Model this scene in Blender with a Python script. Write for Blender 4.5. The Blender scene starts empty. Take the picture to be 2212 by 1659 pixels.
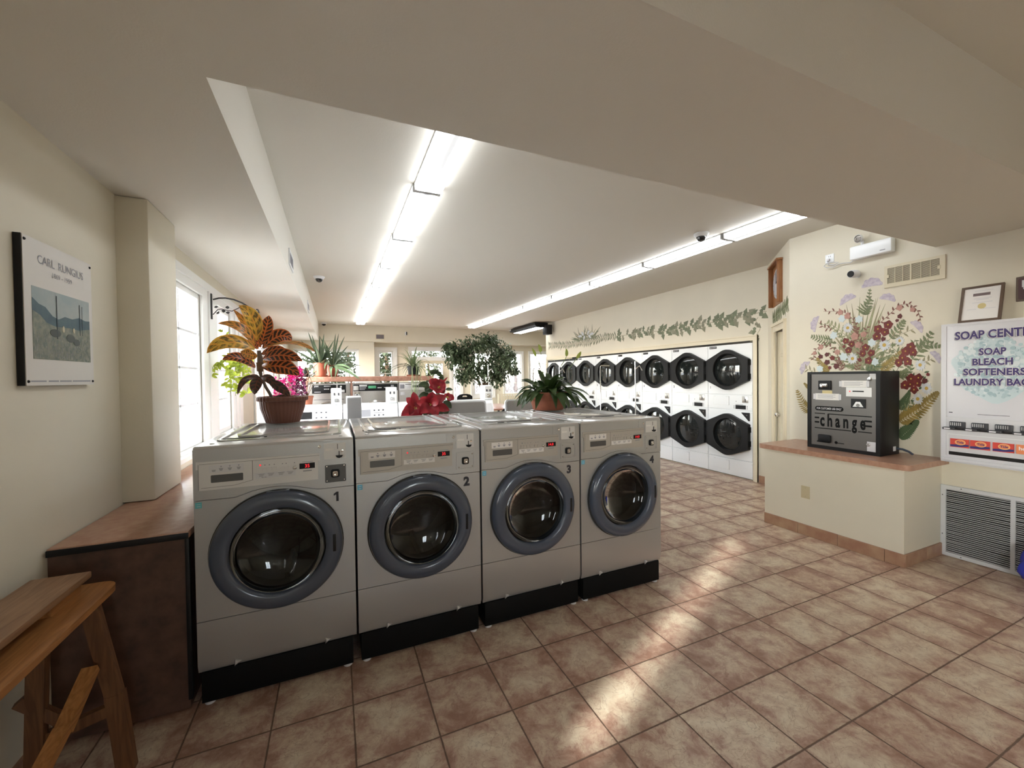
import bpy, bmesh, math, random
from mathutils import Vector, Matrix
from mathutils.geometry import tessellate_polygon
random.seed(7)
sc = bpy.context.scene
C = sc.collection

# ---------------------------------------------------------------- camera, sky, sun, exposure
CAM_H = 1.507
F_PX, YAW, PITCH, ROLL = 875.58, 0.410412, -0.016399, -0.012509
def cam_axes():
    cy, sy, cp, sp = math.cos(YAW), math.sin(YAW), math.cos(PITCH), math.sin(PITCH)
    fwd = Vector((sy*cp, cy*cp, sp)); right = Vector((cy, -sy, 0)); up = right.cross(fwd)
    cr, sr = math.cos(ROLL), math.sin(ROLL)
    return cr*right + sr*up, -sr*right + cr*up, fwd
AX = cam_axes()
cd = bpy.data.cameras.new('camera'); cam = bpy.data.objects.new('camera', cd); C.objects.link(cam)
cd.sensor_fit = 'HORIZONTAL'; cd.sensor_width = 36; cd.lens = F_PX*36/2212; cd.clip_start = .02; cd.clip_end = 300
M4 = Matrix((AX[0], AX[1], -AX[2])).transposed().to_4x4(); M4.translation = Vector((0, 0, CAM_H))
cam.matrix_world = M4
sc.camera = cam
def at(px, py, X=None, Y=None, Z=None):
    v = AX[2] + AX[0]*((px-1106)/F_PX) - AX[1]*((py-829.5)/F_PX)
    if X is not None: t = X/v.x
    elif Y is not None: t = Y/v.y
    else: t = (Z-CAM_H)/v.z
    return Vector((v.x*t, v.y*t, CAM_H + v.z*t))

w = bpy.data.worlds.new('sky'); sc.world = w; w.use_nodes = True
nt = w.node_tree; nt.nodes.clear()
sky = nt.nodes.new('ShaderNodeTexSky'); sky.sky_type = 'NISHITA'; sky.sun_disc = False
sky.sun_elevation = math.radians(24); sky.sun_rotation = math.radians(244); sky.air_density = 1.0; sky.dust_density = .6; sky.ozone_density = 1.0
bgn = nt.nodes.new('ShaderNodeBackground'); bgn.inputs[1].default_value = 1.7
wo = nt.nodes.new('ShaderNodeOutputWorld')
hs = nt.nodes.new('ShaderNodeHueSaturation'); hs.inputs['Saturation'].default_value = .35   # thin bright haze
tn = nt.nodes.new('ShaderNodeMix'); tn.data_type = 'RGBA'; tn.blend_type = 'MULTIPLY'; tn.inputs[0].default_value = 1; tn.inputs[7].default_value = (1, .985, .965, 1)
nt.links.new(sky.outputs[0], hs.inputs['Color']); nt.links.new(hs.outputs[0], tn.inputs[6]); nt.links.new(tn.outputs[2], bgn.inputs[0]); nt.links.new(bgn.outputs[0], wo.inputs[0])
sl = bpy.data.lights.new('sun', 'SUN'); sl.energy = 4.6; sl.angle = math.radians(2.6); sl.color = (1, .96, .89)
so = bpy.data.objects.new('sun', sl); C.objects.link(so)
SUN_DIR = Vector((math.cos(math.radians(24))*.9015, math.cos(math.radians(24))*.4327, -math.sin(math.radians(24))))
so.rotation_euler = SUN_DIR.to_track_quat('-Z', 'Y').to_euler(); so.location = (-12, -5, 8)
sc.view_settings.view_transform = 'Standard'; sc.view_settings.look = 'None'
sc.view_settings.gamma = 1; sc.view_settings.use_curve_mapping = False
sc.view_settings.exposure = 1.3
LAMP = 4.4
sc.cycles.use_denoising = True
sc.cycles.max_bounces = 10; sc.cycles.diffuse_bounces = 5; sc.cycles.glossy_bounces = 4; sc.cycles.transparent_max_bounces = 12
sc.cycles.sample_clamp_indirect = 6.0
sc.cycles.caustics_reflective = False; sc.cycles.caustics_refractive = False

# ---------------------------------------------------------------- materials
def mat(name, col, rough=.5, metal=0., noise=0., nscale=20., bump=0., bscale=60., spec=.5, emit=0., coat=0., col2=None):
    m = bpy.data.materials.new(name); m.use_nodes = True
    n = m.node_tree.nodes; l = m.node_tree.links; p = n['Principled BSDF']
    p.inputs['Base Color'].default_value = (*col, 1); p.inputs['Roughness'].default_value = rough
    p.inputs['Metallic'].default_value = metal; p.inputs['Specular IOR Level'].default_value = spec
    if coat: p.inputs['Coat Weight'].default_value = coat; p.inputs['Coat Roughness'].default_value = .08
    if emit: p.inputs['Emission Color'].default_value = (*col, 1); p.inputs['Emission Strength'].default_value = emit
    if noise or bump:
        tc = n.new('ShaderNodeTexCoord')
    if noise:
        nz = n.new('ShaderNodeTexNoise'); nz.inputs['Scale'].default_value = nscale; nz.inputs['Detail'].default_value = 6
        mx = n.new('ShaderNodeMix'); mx.data_type = 'RGBA'
        c2 = col2 or tuple(c*(1-noise) for c in col)
        mx.inputs[6].default_value = (*col, 1); mx.inputs[7].default_value = (*c2, 1)
        rp = n.new('ShaderNodeValToRGB'); rp.color_ramp.elements[0].position = .35; rp.color_ramp.elements[1].position = .68
        l.new(tc.outputs['Object'], nz.inputs['Vector']); l.new(nz.outputs[0], rp.inputs[0]); l.new(rp.outputs[0], mx.inputs[0])
        l.new(mx.outputs[2], p.inputs['Base Color'])
    if bump:
        nb = n.new('ShaderNodeTexNoise'); nb.inputs['Scale'].default_value = bscale; nb.inputs['Detail'].default_value = 4
        bp = n.new('ShaderNodeBump'); bp.inputs['Strength'].default_value = bump; bp.inputs['Distance'].default_value = .01
        l.new(tc.outputs['Object'], nb.inputs['Vector']); l.new(nb.outputs[0], bp.inputs['Height']); l.new(bp.outputs[0], p.inputs['Normal'])
    return m

def glass_mat(name, tint, refl=.08, rough=.0):
    m = bpy.data.materials.new(name); m.use_nodes = True
    n = m.node_tree.nodes; l = m.node_tree.links; n.clear()
    o = n.new('ShaderNodeOutputMaterial'); mx = n.new('ShaderNodeMixShader'); t = n.new('ShaderNodeBsdfTransparent'); g = n.new('ShaderNodeBsdfGlossy')
    t.inputs[0].default_value = (*tint, 1); g.inputs['Roughness'].default_value = rough
    fr = n.new('ShaderNodeLayerWeight'); fr.inputs['Blend'].default_value = .25
    ad = n.new('ShaderNodeMath'); ad.operation = 'MULTIPLY_ADD'; ad.inputs[1].default_value = .6; ad.inputs[2].default_value = refl
    l.new(fr.outputs['Fresnel'], ad.inputs[0]); l.new(ad.outputs[0], mx.inputs[0])
    l.new(t.outputs[0], mx.inputs[1]); l.new(g.outputs[0], mx.inputs[2]); l.new(mx.outputs[0], o.inputs[0])
    return m

def leaf_mat(name, base, vein, edge=None, veins=7., rough=.35, mottled=0., trans=.25):
    """leaf with side veins drawn from the leafuv attribute (x along the leaf, y across)"""
    m = bpy.data.materials.new(name); m.use_nodes = True
    n = m.node_tree.nodes; l = m.node_tree.links; p = n['Principled BSDF']
    p.inputs['Roughness'].default_value = rough
    a = n.new('ShaderNodeAttribute'); a.attribute_name = 'leafuv'
    sp = n.new('ShaderNodeSeparateXYZ'); l.new(a.outputs['Vector'], sp.inputs[0])
    def mth(op, a0, b0=None, c0=None):
        k = n.new('ShaderNodeMath'); k.operation = op
        for i, x in enumerate((a0, b0, c0)):
            if x is None: continue
            if isinstance(x, (int, float)): k.inputs[i].default_value = x
            else: l.new(x, k.inputs[i])
        return k.outputs[0]
    av = mth('ABSOLUTE', sp.outputs[1])
    s = mth('SUBTRACT', sp.outputs[0], mth('MULTIPLY', av, .16))
    nz = n.new('ShaderNodeTexNoise'); nz.inputs['Scale'].default_value = 14; l.new(a.outputs['Vector'], nz.inputs['Vector'])
    s = mth('ADD', s, mth('MULTIPLY', nz.outputs[0], .09))
    wv = mth('ABSOLUTE', mth('SUBTRACT', mth('FRACT', mth('MULTIPLY', s, veins)), .5))       # 0 at the vein
    vein_m = mth('LESS_THAN', wv, .5*.36)
    mid = mth('LESS_THAN', av, .10)
    edg = mth('GREATER_THAN', av, .84)
    k = mth('MAXIMUM', mth('MAXIMUM', vein_m, mid), edg)
    mx = n.new('ShaderNodeMix'); mx.data_type = 'RGBA'; mx.inputs[6].default_value = (*base, 1); mx.inputs[7].default_value = (*vein, 1)
    l.new(k, mx.inputs[0]); out = mx.outputs[2]
    if mottled:
        n2 = n.new('ShaderNodeTexNoise'); n2.inputs['Scale'].default_value = 5; l.new(a.outputs['Vector'], n2.inputs['Vector'])
        rp = n.new('ShaderNodeValToRGB'); rp.color_ramp.elements[0].position = .45; rp.color_ramp.elements[1].position = .6
        l.new(n2.outputs[0], rp.inputs[0])
        m2 = n.new('ShaderNodeMix'); m2.data_type = 'RGBA'; m2.inputs[7].default_value = (*(edge or vein), 1)
        l.new(out, m2.inputs[6]); l.new(mth('MULTIPLY', rp.outputs[0], mottled), m2.inputs[0]); out = m2.outputs[2]
    l.new(out, p.inputs['Base Color'])
    if trans:
        tr = n.new('ShaderNodeBsdfTranslucent'); l.new(out, tr.inputs[0])
        ms = n.new('ShaderNodeMixShader'); ms.inputs[0].default_value = trans
        l.new(p.outputs[0], ms.inputs[1]); l.new(tr.outputs[0], ms.inputs[2]); l.new(ms.outputs[0], n['Material Output'].inputs[0])
    return m

def plain_leaf(name, c1, c2, rough=.4, trans=.25, scale=9):
    m = mat(name, c1, rough, noise=1, nscale=scale, col2=c2)
    n = m.node_tree.nodes; l = m.node_tree.links; p = n['Principled BSDF']
    if trans:
        src = p.inputs['Base Color'].links[0].from_socket
        tr = n.new('ShaderNodeBsdfTranslucent'); l.new(src, tr.inputs[0])
        ms = n.new('ShaderNodeMixShader'); ms.inputs[0].default_value = trans
        l.new(p.outputs[0], ms.inputs[1]); l.new(tr.outputs[0], ms.inputs[2]); l.new(ms.outputs[0], n['Material Output'].inputs[0])
    return m

def floor_mat():
    m = bpy.data.materials.new('slate_tile'); m.use_nodes = True
    n = m.node_tree.nodes; l = m.node_tree.links; p = n['Principled BSDF']
    tc = n.new('ShaderNodeTexCoord'); sp = n.new('ShaderNodeSeparateXYZ'); l.new(tc.outputs['Object'], sp.inputs[0])
    def mth(op, a0, b0=None):
        k = n.new('ShaderNodeMath'); k.operation = op
        for i, x in enumerate((a0, b0)):
            if x is None: continue
            if isinstance(x, (int, float)): k.inputs[i].default_value = x
            else: l.new(x, k.inputs[i])
        return k.outputs[0]
    S = .330
    u = mth('DIVIDE', mth('SUBTRACT', sp.outputs[0], .708), S); v = mth('DIVIDE', mth('SUBTRACT', sp.outputs[1], 1.998), S)
    def dist(q): return mth('SUBTRACT', .5, mth('ABSOLUTE', mth('SUBTRACT', mth('FRACT', q), .5)))
    wob = n.new('ShaderNodeTexNoise'); wob.inputs['Scale'].default_value = 30; l.new(tc.outputs['Object'], wob.inputs['Vector'])
    d = mth('MINIMUM', dist(u), dist(v)); dw = mth('ADD', d, mth('MULTIPLY', mth('SUBTRACT', wob.outputs[0], .5), .012))
    mr = n.new('ShaderNodeMapRange'); mr.inputs[1].default_value = .006; mr.inputs[2].default_value = .014; l.new(dw, mr.inputs[0])
    cx = n.new('ShaderNodeCombineXYZ'); l.new(mth('FLOOR', u), cx.inputs[0]); l.new(mth('FLOOR', v), cx.inputs[1])
    wn = n.new('ShaderNodeTexWhiteNoise'); l.new(cx.outputs[0], wn.inputs['Vector'])
    # per-tile offset of the mottling
    va = n.new('ShaderNodeVectorMath'); va.operation = 'MULTIPLY_ADD'; va.inputs[1].default_value = (9, 9, 9)
    l.new(wn.outputs['Color'], va.inputs[0]); l.new(tc.outputs['Object'], va.inputs[2])
    n1 = n.new('ShaderNodeTexNoise'); n1.inputs['Scale'].default_value = 8.5; n1.inputs['Detail'].default_value = 8; n1.inputs['Roughness'].default_value = .72; n1.inputs['Distortion'].default_value = .35; l.new(va.outputs[0], n1.inputs['Vector'])
    rp = n.new('ShaderNodeValToRGB'); e = rp.color_ramp.elements
    e[0].position = .33; e[0].color = (.33, .185, .13, 1); e[1].position = .68; e[1].color = (.70, .60, .455, 1)
    for pos, c in ((.43, (.44, .285, .21, 1)), (.51, (.54, .40, .295, 1)), (.59, (.63, .51, .375, 1))):
        x = e.new(pos); x.color = c
    # worn paler centre of each tile, redder rim
    dm = n.new('ShaderNodeMapRange'); dm.inputs[1].default_value = 0.; dm.inputs[2].default_value = .3; dm.inputs[3].default_value = -.07; dm.inputs[4].default_value = .05; l.new(d, dm.inputs[0])
    tv = mth('MULTIPLY', mth('SUBTRACT', wn.outputs['Value'], .5), .10)
    l.new(mth('ADD', mth('ADD', n1.outputs[0], dm.outputs[0]), tv), rp.inputs[0])
    vn = n.new('ShaderNodeTexNoise'); vn.inputs['Scale'].default_value = 11; vn.inputs['Detail'].default_value = 10; vn.inputs['Distortion'].default_value = 2.2; l.new(va.outputs[0], vn.inputs['Vector'])
    crack = n.new('ShaderNodeMapRange'); crack.inputs[1].default_value = 0.; crack.inputs[2].default_value = .022
    l.new(mth('ABSOLUTE', mth('SUBTRACT', vn.outputs[0], .5)), crack.inputs[0])
    mc = n.new('ShaderNodeMix'); mc.data_type = 'RGBA'; mc.inputs[6].default_value = (.24, .11, .07, 1)
    l.new(rp.outputs[0], mc.inputs[7]); l.new(mth('ADD', mth('MULTIPLY', crack.outputs[0], .42), .58), mc.inputs[0])
    mg = n.new('ShaderNodeMix'); mg.data_type = 'RGBA'; mg.inputs[6].default_value = (.145, .09, .062, 1)
    l.new(mr.outputs[0], mg.inputs[0]); l.new(mc.outputs[2], mg.inputs[7]); l.new(mg.outputs[2], p.inputs['Base Color'])
    rr = n.new('ShaderNodeMapRange'); rr.inputs[3].default_value = .75; rr.inputs[4].default_value = .36; l.new(mr.outputs[0], rr.inputs[0]); l.new(rr.outputs[0], p.inputs['Roughness'])
    h = mth('ADD', mth('MULTIPLY', mr.outputs[0], .5), mth('ADD', mth('MULTIPLY', n1.outputs[0], .55), mth('MULTIPLY', crack.outputs[0], .12)))
    bp = n.new('ShaderNodeBump'); bp.inputs['Strength'].default_value = .55; bp.inputs['Distance'].default_value = .006; l.new(h, bp.inputs['Height']); l.new(bp.outputs[0], p.inputs['Normal'])
    return m

def wood_mat(name, c1, c2, rough=.45, axis=1, scale=7.):
    m = bpy.data.materials.new(name); m.use_nodes = True
    n = m.node_tree.nodes; l = m.node_tree.links; p = n['Principled BSDF']; p.inputs['Roughness'].default_value = rough
    tc = n.new('ShaderNodeTexCoord'); mp = n.new('ShaderNodeMapping'); s = [scale*4]*3; s[axis] = scale*.35; mp.inputs['Scale'].default_value = s
    nz = n.new('ShaderNodeTexNoise'); nz.inputs['Scale'].default_value = 1.5; nz.inputs['Detail'].default_value = 7; nz.inputs['Distortion'].default_value = 1.7
    rp = n.new('ShaderNodeValToRGB'); rp.color_ramp.elements[0].position = .32; rp.color_ramp.elements[0].color = (*c1, 1); rp.color_ramp.elements[1].position = .68; rp.color_ramp.elements[1].color = (*c2, 1)
    l.new(tc.outputs['Object'], mp.inputs[0]); l.new(mp.outputs[0], nz.inputs['Vector']); l.new(nz.outputs[0], rp.inputs[0]); l.new(rp.outputs[0], p.inputs['Base Color'])
    return m

def tube_mat():
    """lens of a twin-tube fixture: two bright tubes with a dimmer strip between"""
    m = bpy.data.materials.new('lit_lens'); m.use_nodes = True
    n = m.node_tree.nodes; l = m.node_tree.links; p = n['Principled BSDF']; p.inputs['Base Color'].default_value = (.9, .92, .95, 1)
    tc = n.new('ShaderNodeTexCoord'); sp = n.new('ShaderNodeSeparateXYZ'); l.new(tc.outputs['Object'], sp.inputs[0])
    ab = n.new('ShaderNodeMath'); ab.operation = 'ABSOLUTE'; l.new(sp.outputs[0], ab.inputs[0])
    mr = n.new('ShaderNodeMapRange'); mr.inputs[1].default_value = .014; mr.inputs[2].default_value = .046; mr.inputs[3].default_value = .055; mr.inputs[4].default_value = 1.; l.new(ab.outputs[0], mr.inputs[0])
    ml = n.new('ShaderNodeMath'); ml.operation = 'MULTIPLY'; ml.inputs[1].default_value = LAMP; l.new(mr.outputs[0], ml.inputs[0])
    p.inputs['Emission Color'].default_value = (.93, .97, 1, 1); l.new(ml.outputs[0], p.inputs['Emission Strength'])
    return m

CREAM = (.70, .65, .53)
K = dict(
    wall=mat('cream_paint', CREAM, .6, bump=.05, bscale=90, noise=.03, nscale=3),
    ceil=mat('ceiling_paint', (.68, .65, .585), .7, bump=.08, bscale=120),
    white_trim=mat('white_trim_paint', (.80, .80, .78), .4), cream_trim=mat('cream_trim_paint', (.72, .65, .50), .4),
    floor=floor_mat(), tile_base=mat('baseboard_tile', (.33, .17, .11), .35, noise=1, nscale=9, col2=(.42, .27, .17), bump=.15, bscale=25),
    laminate=mat('brick_laminate', (.38, .20, .135), .28, noise=1, nscale=26, col2=(.46, .275, .19)),
    lam_dark=mat('dark_laminate', (.12, .062, .042), .5, noise=1, nscale=16, col2=(.06, .032, .022)),
    lam_pink=mat('pink_laminate', (.56, .30, .22), .3, noise=1, nscale=22, col2=(.42, .20, .14)),
    grey=mat('grey_enamel', (.47, .475, .48), .40, metal=.65, noise=.06, nscale=400, spec=.5), grey_top=mat('grey_enamel_top', (.50, .485, .47), .14, spec=.8, coat=.4),  # top enamel paled to stand in for reflected window light
    panel=mat('silver_panel', (.66, .65, .64), .42, metal=.15), panel_line=mat('grey_line', (.12, .12, .12), .5),
    navy=mat('navy_plastic', (.062, .078, .112), .22, coat=.3), black=mat('black_plastic', (.010, .010, .011), .45, spec=.25), black_matt=mat('black_matt', (.007, .007, .007), .6, spec=.12),
    gap_shade=mat('gap_shade', (.02, .02, .02), .7), white=mat('white_enamel', (.84, .86, .88), .25, spec=.5), white_matt=mat('white_plastic', (.72, .73, .74), .5),
    paper=mat('paper', (.78, .76, .74), .7), label=mat('pale_label', (.62, .62, .64), .5), ink=mat('ink', (.03, .03, .04), .6), ink_soft=mat('grey_ink', (.28, .28, .31), .6),
    chrome=mat('chrome', (.75, .75, .75), .12, metal=1), steel=mat('brushed_steel', (.52, .50, .48), .32, metal=1, noise=.1, nscale=60), drum=mat('drum_steel', (.11, .11, .105), .3, metal=1, noise=.2, nscale=30),
    dark_metal=mat('dark_metal', (.05, .05, .055), .4, metal=.6), iron=mat('wrought_iron', (.02, .018, .018), .5),
    red_led=mat('red_led', (.8, .02, .03), .4, emit=.55), blue=mat('blue_sticker', (.11, .48, .70), .4), teal=mat('teal_sticker', (.11, .45, .50), .4), slot=mat('slot_grey', (.10, .10, .10), .4, metal=.3), panel_tan=mat('tan_silver_panel', (.46, .43, .39), .42, metal=.2), print_grey=mat('print_grey', (.36, .36, .40), .6),
    glass=glass_mat('clear_glass', (.95, .97, .98), .03), dark_glass=glass_mat('dark_glass', (.42, .44, .42), .035), dryer_glass=mat('dryer_glass', (.010, .012, .012), .04, spec=.55),
    terracotta=mat('terracotta', (.30, .095, .050), .75, noise=.25, nscale=14), terra_dark=mat('brown_plastic', (.135, .048, .028), .5), terra_red=mat('red_plastic', (.36, .10, .06), .5),
    soil=mat('soil', (.03, .02, .015), .9, bump=.6, bscale=60), lens=tube_mat(), clock_face=mat('clock_face', (.5, .52, .56), .4), dome=mat('smoked_dome', (.01, .01, .012), .1, spec=.8),
    oak=wood_mat('oak', (.22, .085, .028), (.36, .16, .06), .4, 2), bench_top=wood_mat('worn_plank', (.19, .088, .038), (.33, .185, .095), .45, 1), bench_low=wood_mat('orange_plank', (.27, .105, .030), (.44, .20, .065), .4, 1), bench_leg=wood_mat('dark_leg', (.10, .042, .018), (.19, .085, .035), .5, 2),
    frame_brown=mat('brown_frame', (.10, .062, .040), .45), maroon=mat('maroon', (.06, .02, .022), .4), gold=mat('gold_seal', (.62, .52, .25), .4),
    vent_cream=mat('vent_cream', (.66, .59, .43), .45), vent_white=mat('vent_white', (.62, .63, .64), .45), void=mat('dark_void', (.012, .010, .010), .9),
    plate=mat('almond_plate', (.55, .47, .30), .4), card=mat('brown_card', (.16, .12, .12), .6),
    bark=mat('bark', (.20, .12, .07), .8, noise=.4, nscale=30), stem=mat('green_stem', (.16, .22, .07), .5), grey_stem=mat('grey_stem', (.16, .12, .09), .8),
    green_lcd=mat('green_lcd', (.10, .42, .22), .4), purple=mat('purple_ink', (.045, .028, .14), .5), shade=mat('sign_shadow', (.30, .30, .33), .6),
    soap_red=mat('soap_red', (.62, .065, .045), .4), soap_blue=mat('soap_blue', (.035, .03, .16), .4), soap_orange=mat('soap_orange', (.75, .24, .10), .4), soap_yellow=mat('soap_yellow', (.85, .55, .22), .4),
    blue_bag=mat('blue_plastic', (.03, .045, .42), .25), ground=mat('pale_ground', (.62, .60, .58), .9, noise=.25, nscale=.6),
)

# ---------------------------------------------------------------- mesh helpers
XZ = lambda a, b, d: (a, d, b)
XY = lambda a, b, d: (a, b, d)
class B:
    def __init__(s): s.v = []; s.f = []; s.mi = []; s.sm = []; s.uv = None
    def add(s, v, f, m=0, smooth=False):
        o = len(s.v); s.v += [tuple(x) for x in v]
        if s.uv is not None: s.uv += [(0, 0, 0)]*len(v)
        for q in f: s.f.append([i+o for i in q]); s.mi.append(m); s.sm.append(smooth)
    def box(s, x0, x1, y0, y1, z0, z1, m=0, bev=0., seg=2):
        if bev <= 0:
            v = [(x, y, z) for z in (z0, z1) for y in (y0, y1) for x in (x0, x1)]
            s.add(v, [(0, 2, 3, 1), (4, 5, 7, 6), (0, 1, 5, 4), (2, 6, 7, 3), (0, 4, 6, 2), (1, 3, 7, 5)], m); return s
        bm = bmesh.new(); bmesh.ops.create_cube(bm, size=1)
        for q in bm.verts: q.co = ((x0+x1)/2+q.co.x*(x1-x0), (y0+y1)/2+q.co.y*(y1-y0), (z0+z1)/2+q.co.z*(z1-z0))
        bev = min(bev, .49*min(abs(x1-x0), abs(y1-y0), abs(z1-z0)))
        bmesh.ops.bevel(bm, geom=bm.edges[:], offset=bev, segments=seg, profile=.5, affect='EDGES')
        bm.verts.index_update()
        s.add([q.co[:] for q in bm.verts], [[q.index for q in f.verts] for f in bm.faces], m, True); bm.free(); return s
    def prism(s, outer, d0, d1, fn=XZ, m=0, holes=(), smooth=False):
        loops = [list(outer)] + [list(h) for h in holes]
        flat = [p for lp in loops for p in lp]
        tri = tessellate_polygon([[Vector((p[0], p[1], 0)) for p in lp] for lp in loops])
        v = [fn(a, b, d0) for a, b in flat] + [fn(a, b, d1) for a, b in flat]; N = len(flat)
        f = [list(t) for t in tri] + [[i+N for i in reversed(t)] for t in tri]
        s.add(v, f, m)
        o = 0
        for lp in loops:
            k = len(lp)
            s.add([fn(a, b, d0) for a, b in lp] + [fn(a, b, d1) for a, b in lp], [(i, (i+1) % k, (i+1) % k + k, i+k) for i in range(k)], m, smooth); o += k
        return s
    def tube(s, pts, r, n=8, m=0, cap=True):
        pts = [Vector(p) for p in pts]; v = []; f = []
        rs = r if isinstance(r, (list, tuple)) else [r]*len(pts)
        t0 = (pts[1]-pts[0]).normalized(); side = t0.orthogonal().normalized()
        for i, p in enumerate(pts):
            t = (pts[min(i+1, len(pts)-1)]-pts[max(i-1, 0)])
            t = t.normalized() if t.length > 1e-9 else t0
            side = (side - t*side.dot(t)); side = side.normalized() if side.length > 1e-6 else t.orthogonal().normalized()
            up = t.cross(side)
            for k in range(n):
                a = 2*math.pi*k/n; v.append(p + side*(math.cos(a)*rs[i]) + up*(math.sin(a)*rs[i]))
        for i in range(len(pts)-1):
            for k in range(n): f.append((i*n+k, i*n+(k+1) % n, (i+1)*n+(k+1) % n, (i+1)*n+k))
        s.add(v, f, m, True)
        if cap: s.add(v[:n], [list(range(n))[::-1]], m); s.add(v[-n:], [list(range(n))], m)
        return s
    def lathe(s, prof, c, axis=(0, 0, 1), n=32, m=0, smooth=True, sx=1., rib=0., ribs=0, cap=True):
        a = Vector(axis).normalized(); c = Vector(c)
        x = Vector((1, 0, 0)) if abs(a.x) < .9 else Vector((0, 1, 0))
        x = (x - a*x.dot(a)).normalized(); y = a.cross(x); v = []; f = []
        for i, (r, h) in enumerate(prof):
            for k in range(n):
                t = 2*math.pi*k/n; rr = r*(1 + (rib*math.cos(ribs*t) if ribs else 0))
                v.append(c + a*h + x*(math.cos(t)*rr*sx) + y*(math.sin(t)*rr))
        for i in range(len(prof)-1):
            for k in range(n): f.append((i*n+k, i*n+(k+1) % n, (i+1)*n+(k+1) % n, (i+1)*n+k))
        s.add(v, f, m, smooth)
        for i, q in ((0, 1), (len(prof)-1, -1)):
            if cap and prof[i][0] > 1e-6: s.add(v[i*n:(i+1)*n], [list(range(n))[::q]], m)
        return s
    def leaf(s, p0, p1, width, nrm, bend=(0, 0, 0), fold=.15, m=0, n=7, shape=.9, twist=0., tipw=0., base=0.):
        if s.uv is None: s.uv = [(0, 0, 0)]*len(s.v)
        p0, p1, nrm, bend = Vector(p0), Vector(p1), Vector(nrm), Vector(bend)
        mid = (p0+p1)/2 + bend; v = []; uv = []; f = []
        for i in range(n+1):
            t = i/n; p = p0*(1-t)**2 + mid*(2*t*(1-t)) + p1*t*t
            tg = (mid-p0)*(2*(1-t)) + (p1-mid)*(2*t); tg = tg.normalized() if tg.length > 1e-9 else Vector((0, 0, 1))
            sd = tg.cross(nrm); sd = sd.normalized() if sd.length > 1e-6 else tg.orthogonal().normalized()
            up = sd.cross(tg)
            if twist: a = twist*t; sd, up = sd*math.cos(a)+up*math.sin(a), up*math.cos(a)-sd*math.sin(a)
            wv = width*.5*max(math.sin(math.pi*min(1, t**shape))**.75, tipw*(t > .9), base*(1-t) if t < .5 else 0, .012)
            for c in (-1, -.5, 0, .5, 1):
                v.append(p + sd*(wv*c) + up*(fold*wv*abs(c))); uv.append((t, c, 0))
        for i in range(n):
            for k in range(4): f.append((i*5+k, i*5+k+1, (i+1)*5+k+1, (i+1)*5+k))
        o = len(s.v); s.v += [tuple(q) for q in v]; s.uv += uv
        for q in f: s.f.append([i+o for i in q]); s.mi.append(m); s.sm.append(True)
        return s
    def text(s, body, a, b, h, d, fn=XZ, m=0, align='C', width=None, bold=0., thick=.0006, slant=0.):
        v, f, x0, x1 = text_mesh(body, bold)
        k = h; kx = h if width is None else width/max(1e-6, x1-x0)
        off = -x0*kx if align == 'L' else -(x0+x1)/2*kx if align == 'C' else -x1*kx
        P = [(a+off+x*kx+slant*y*k, b+y*k) for x, y in v]
        s.add([fn(x, y, d) for x, y in P], f, m); return s
    def build(s, name, mats, parent=None, loc=None):
        me = bpy.data.meshes.new(name); me.from_pydata([tuple(x) for x in s.v], [], s.f)
        for q in (mats if isinstance(mats, (list, tuple)) else [mats]): me.materials.append(q)
        me.polygons.foreach_set('material_index', s.mi); me.polygons.foreach_set('use_smooth', s.sm)
        if s.uv is not None:
            at_ = me.attributes.new('leafuv', 'FLOAT_VECTOR', 'POINT'); at_.data.foreach_set('vector', [c for u in s.uv for c in u])
        if s.uv is None:
            bm = bmesh.new(); bm.from_mesh(me); bmesh.ops.remove_doubles(bm, verts=bm.verts[:], dist=1e-6)
            bmesh.ops.recalc_face_normals(bm, faces=bm.faces[:]); bm.to_mesh(me); bm.free()
        me.update()
        try: me.set_sharp_from_angle(angle=math.radians(38))
        except Exception: pass
        o = bpy.data.objects.new(name, me); C.objects.link(o)
        if parent is not None: o.parent = parent
        if loc is not None: o.location = loc
        return o

_tx = {}
def text_mesh(body, bold):
    key = (body, bold)
    if key in _tx: return _tx[key]
    cu = bpy.data.curves.new('lettering', 'FONT'); cu.body = body; cu.size = 1.0; cu.offset = bold; cu.resolution_u = 3; cu.fill_mode = 'FRONT'
    ob = bpy.data.objects.new('lettering', cu); C.objects.link(ob)
    dg = bpy.context.evaluated_depsgraph_get(); me = bpy.data.meshes.new_from_object(ob.evaluated_get(dg))
    cap = .70
    v = [(q.co.x/cap, q.co.y/cap) for q in me.vertices]; f = [list(p.vertices) for p in me.polygons]
    bpy.data.objects.remove(ob); bpy.data.curves.remove(cu); bpy.data.meshes.remove(me)
    xs = [p[0] for p in v] or [0, 1]
    _tx[key] = (v, f, min(xs), max(xs)); return _tx[key]

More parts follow.
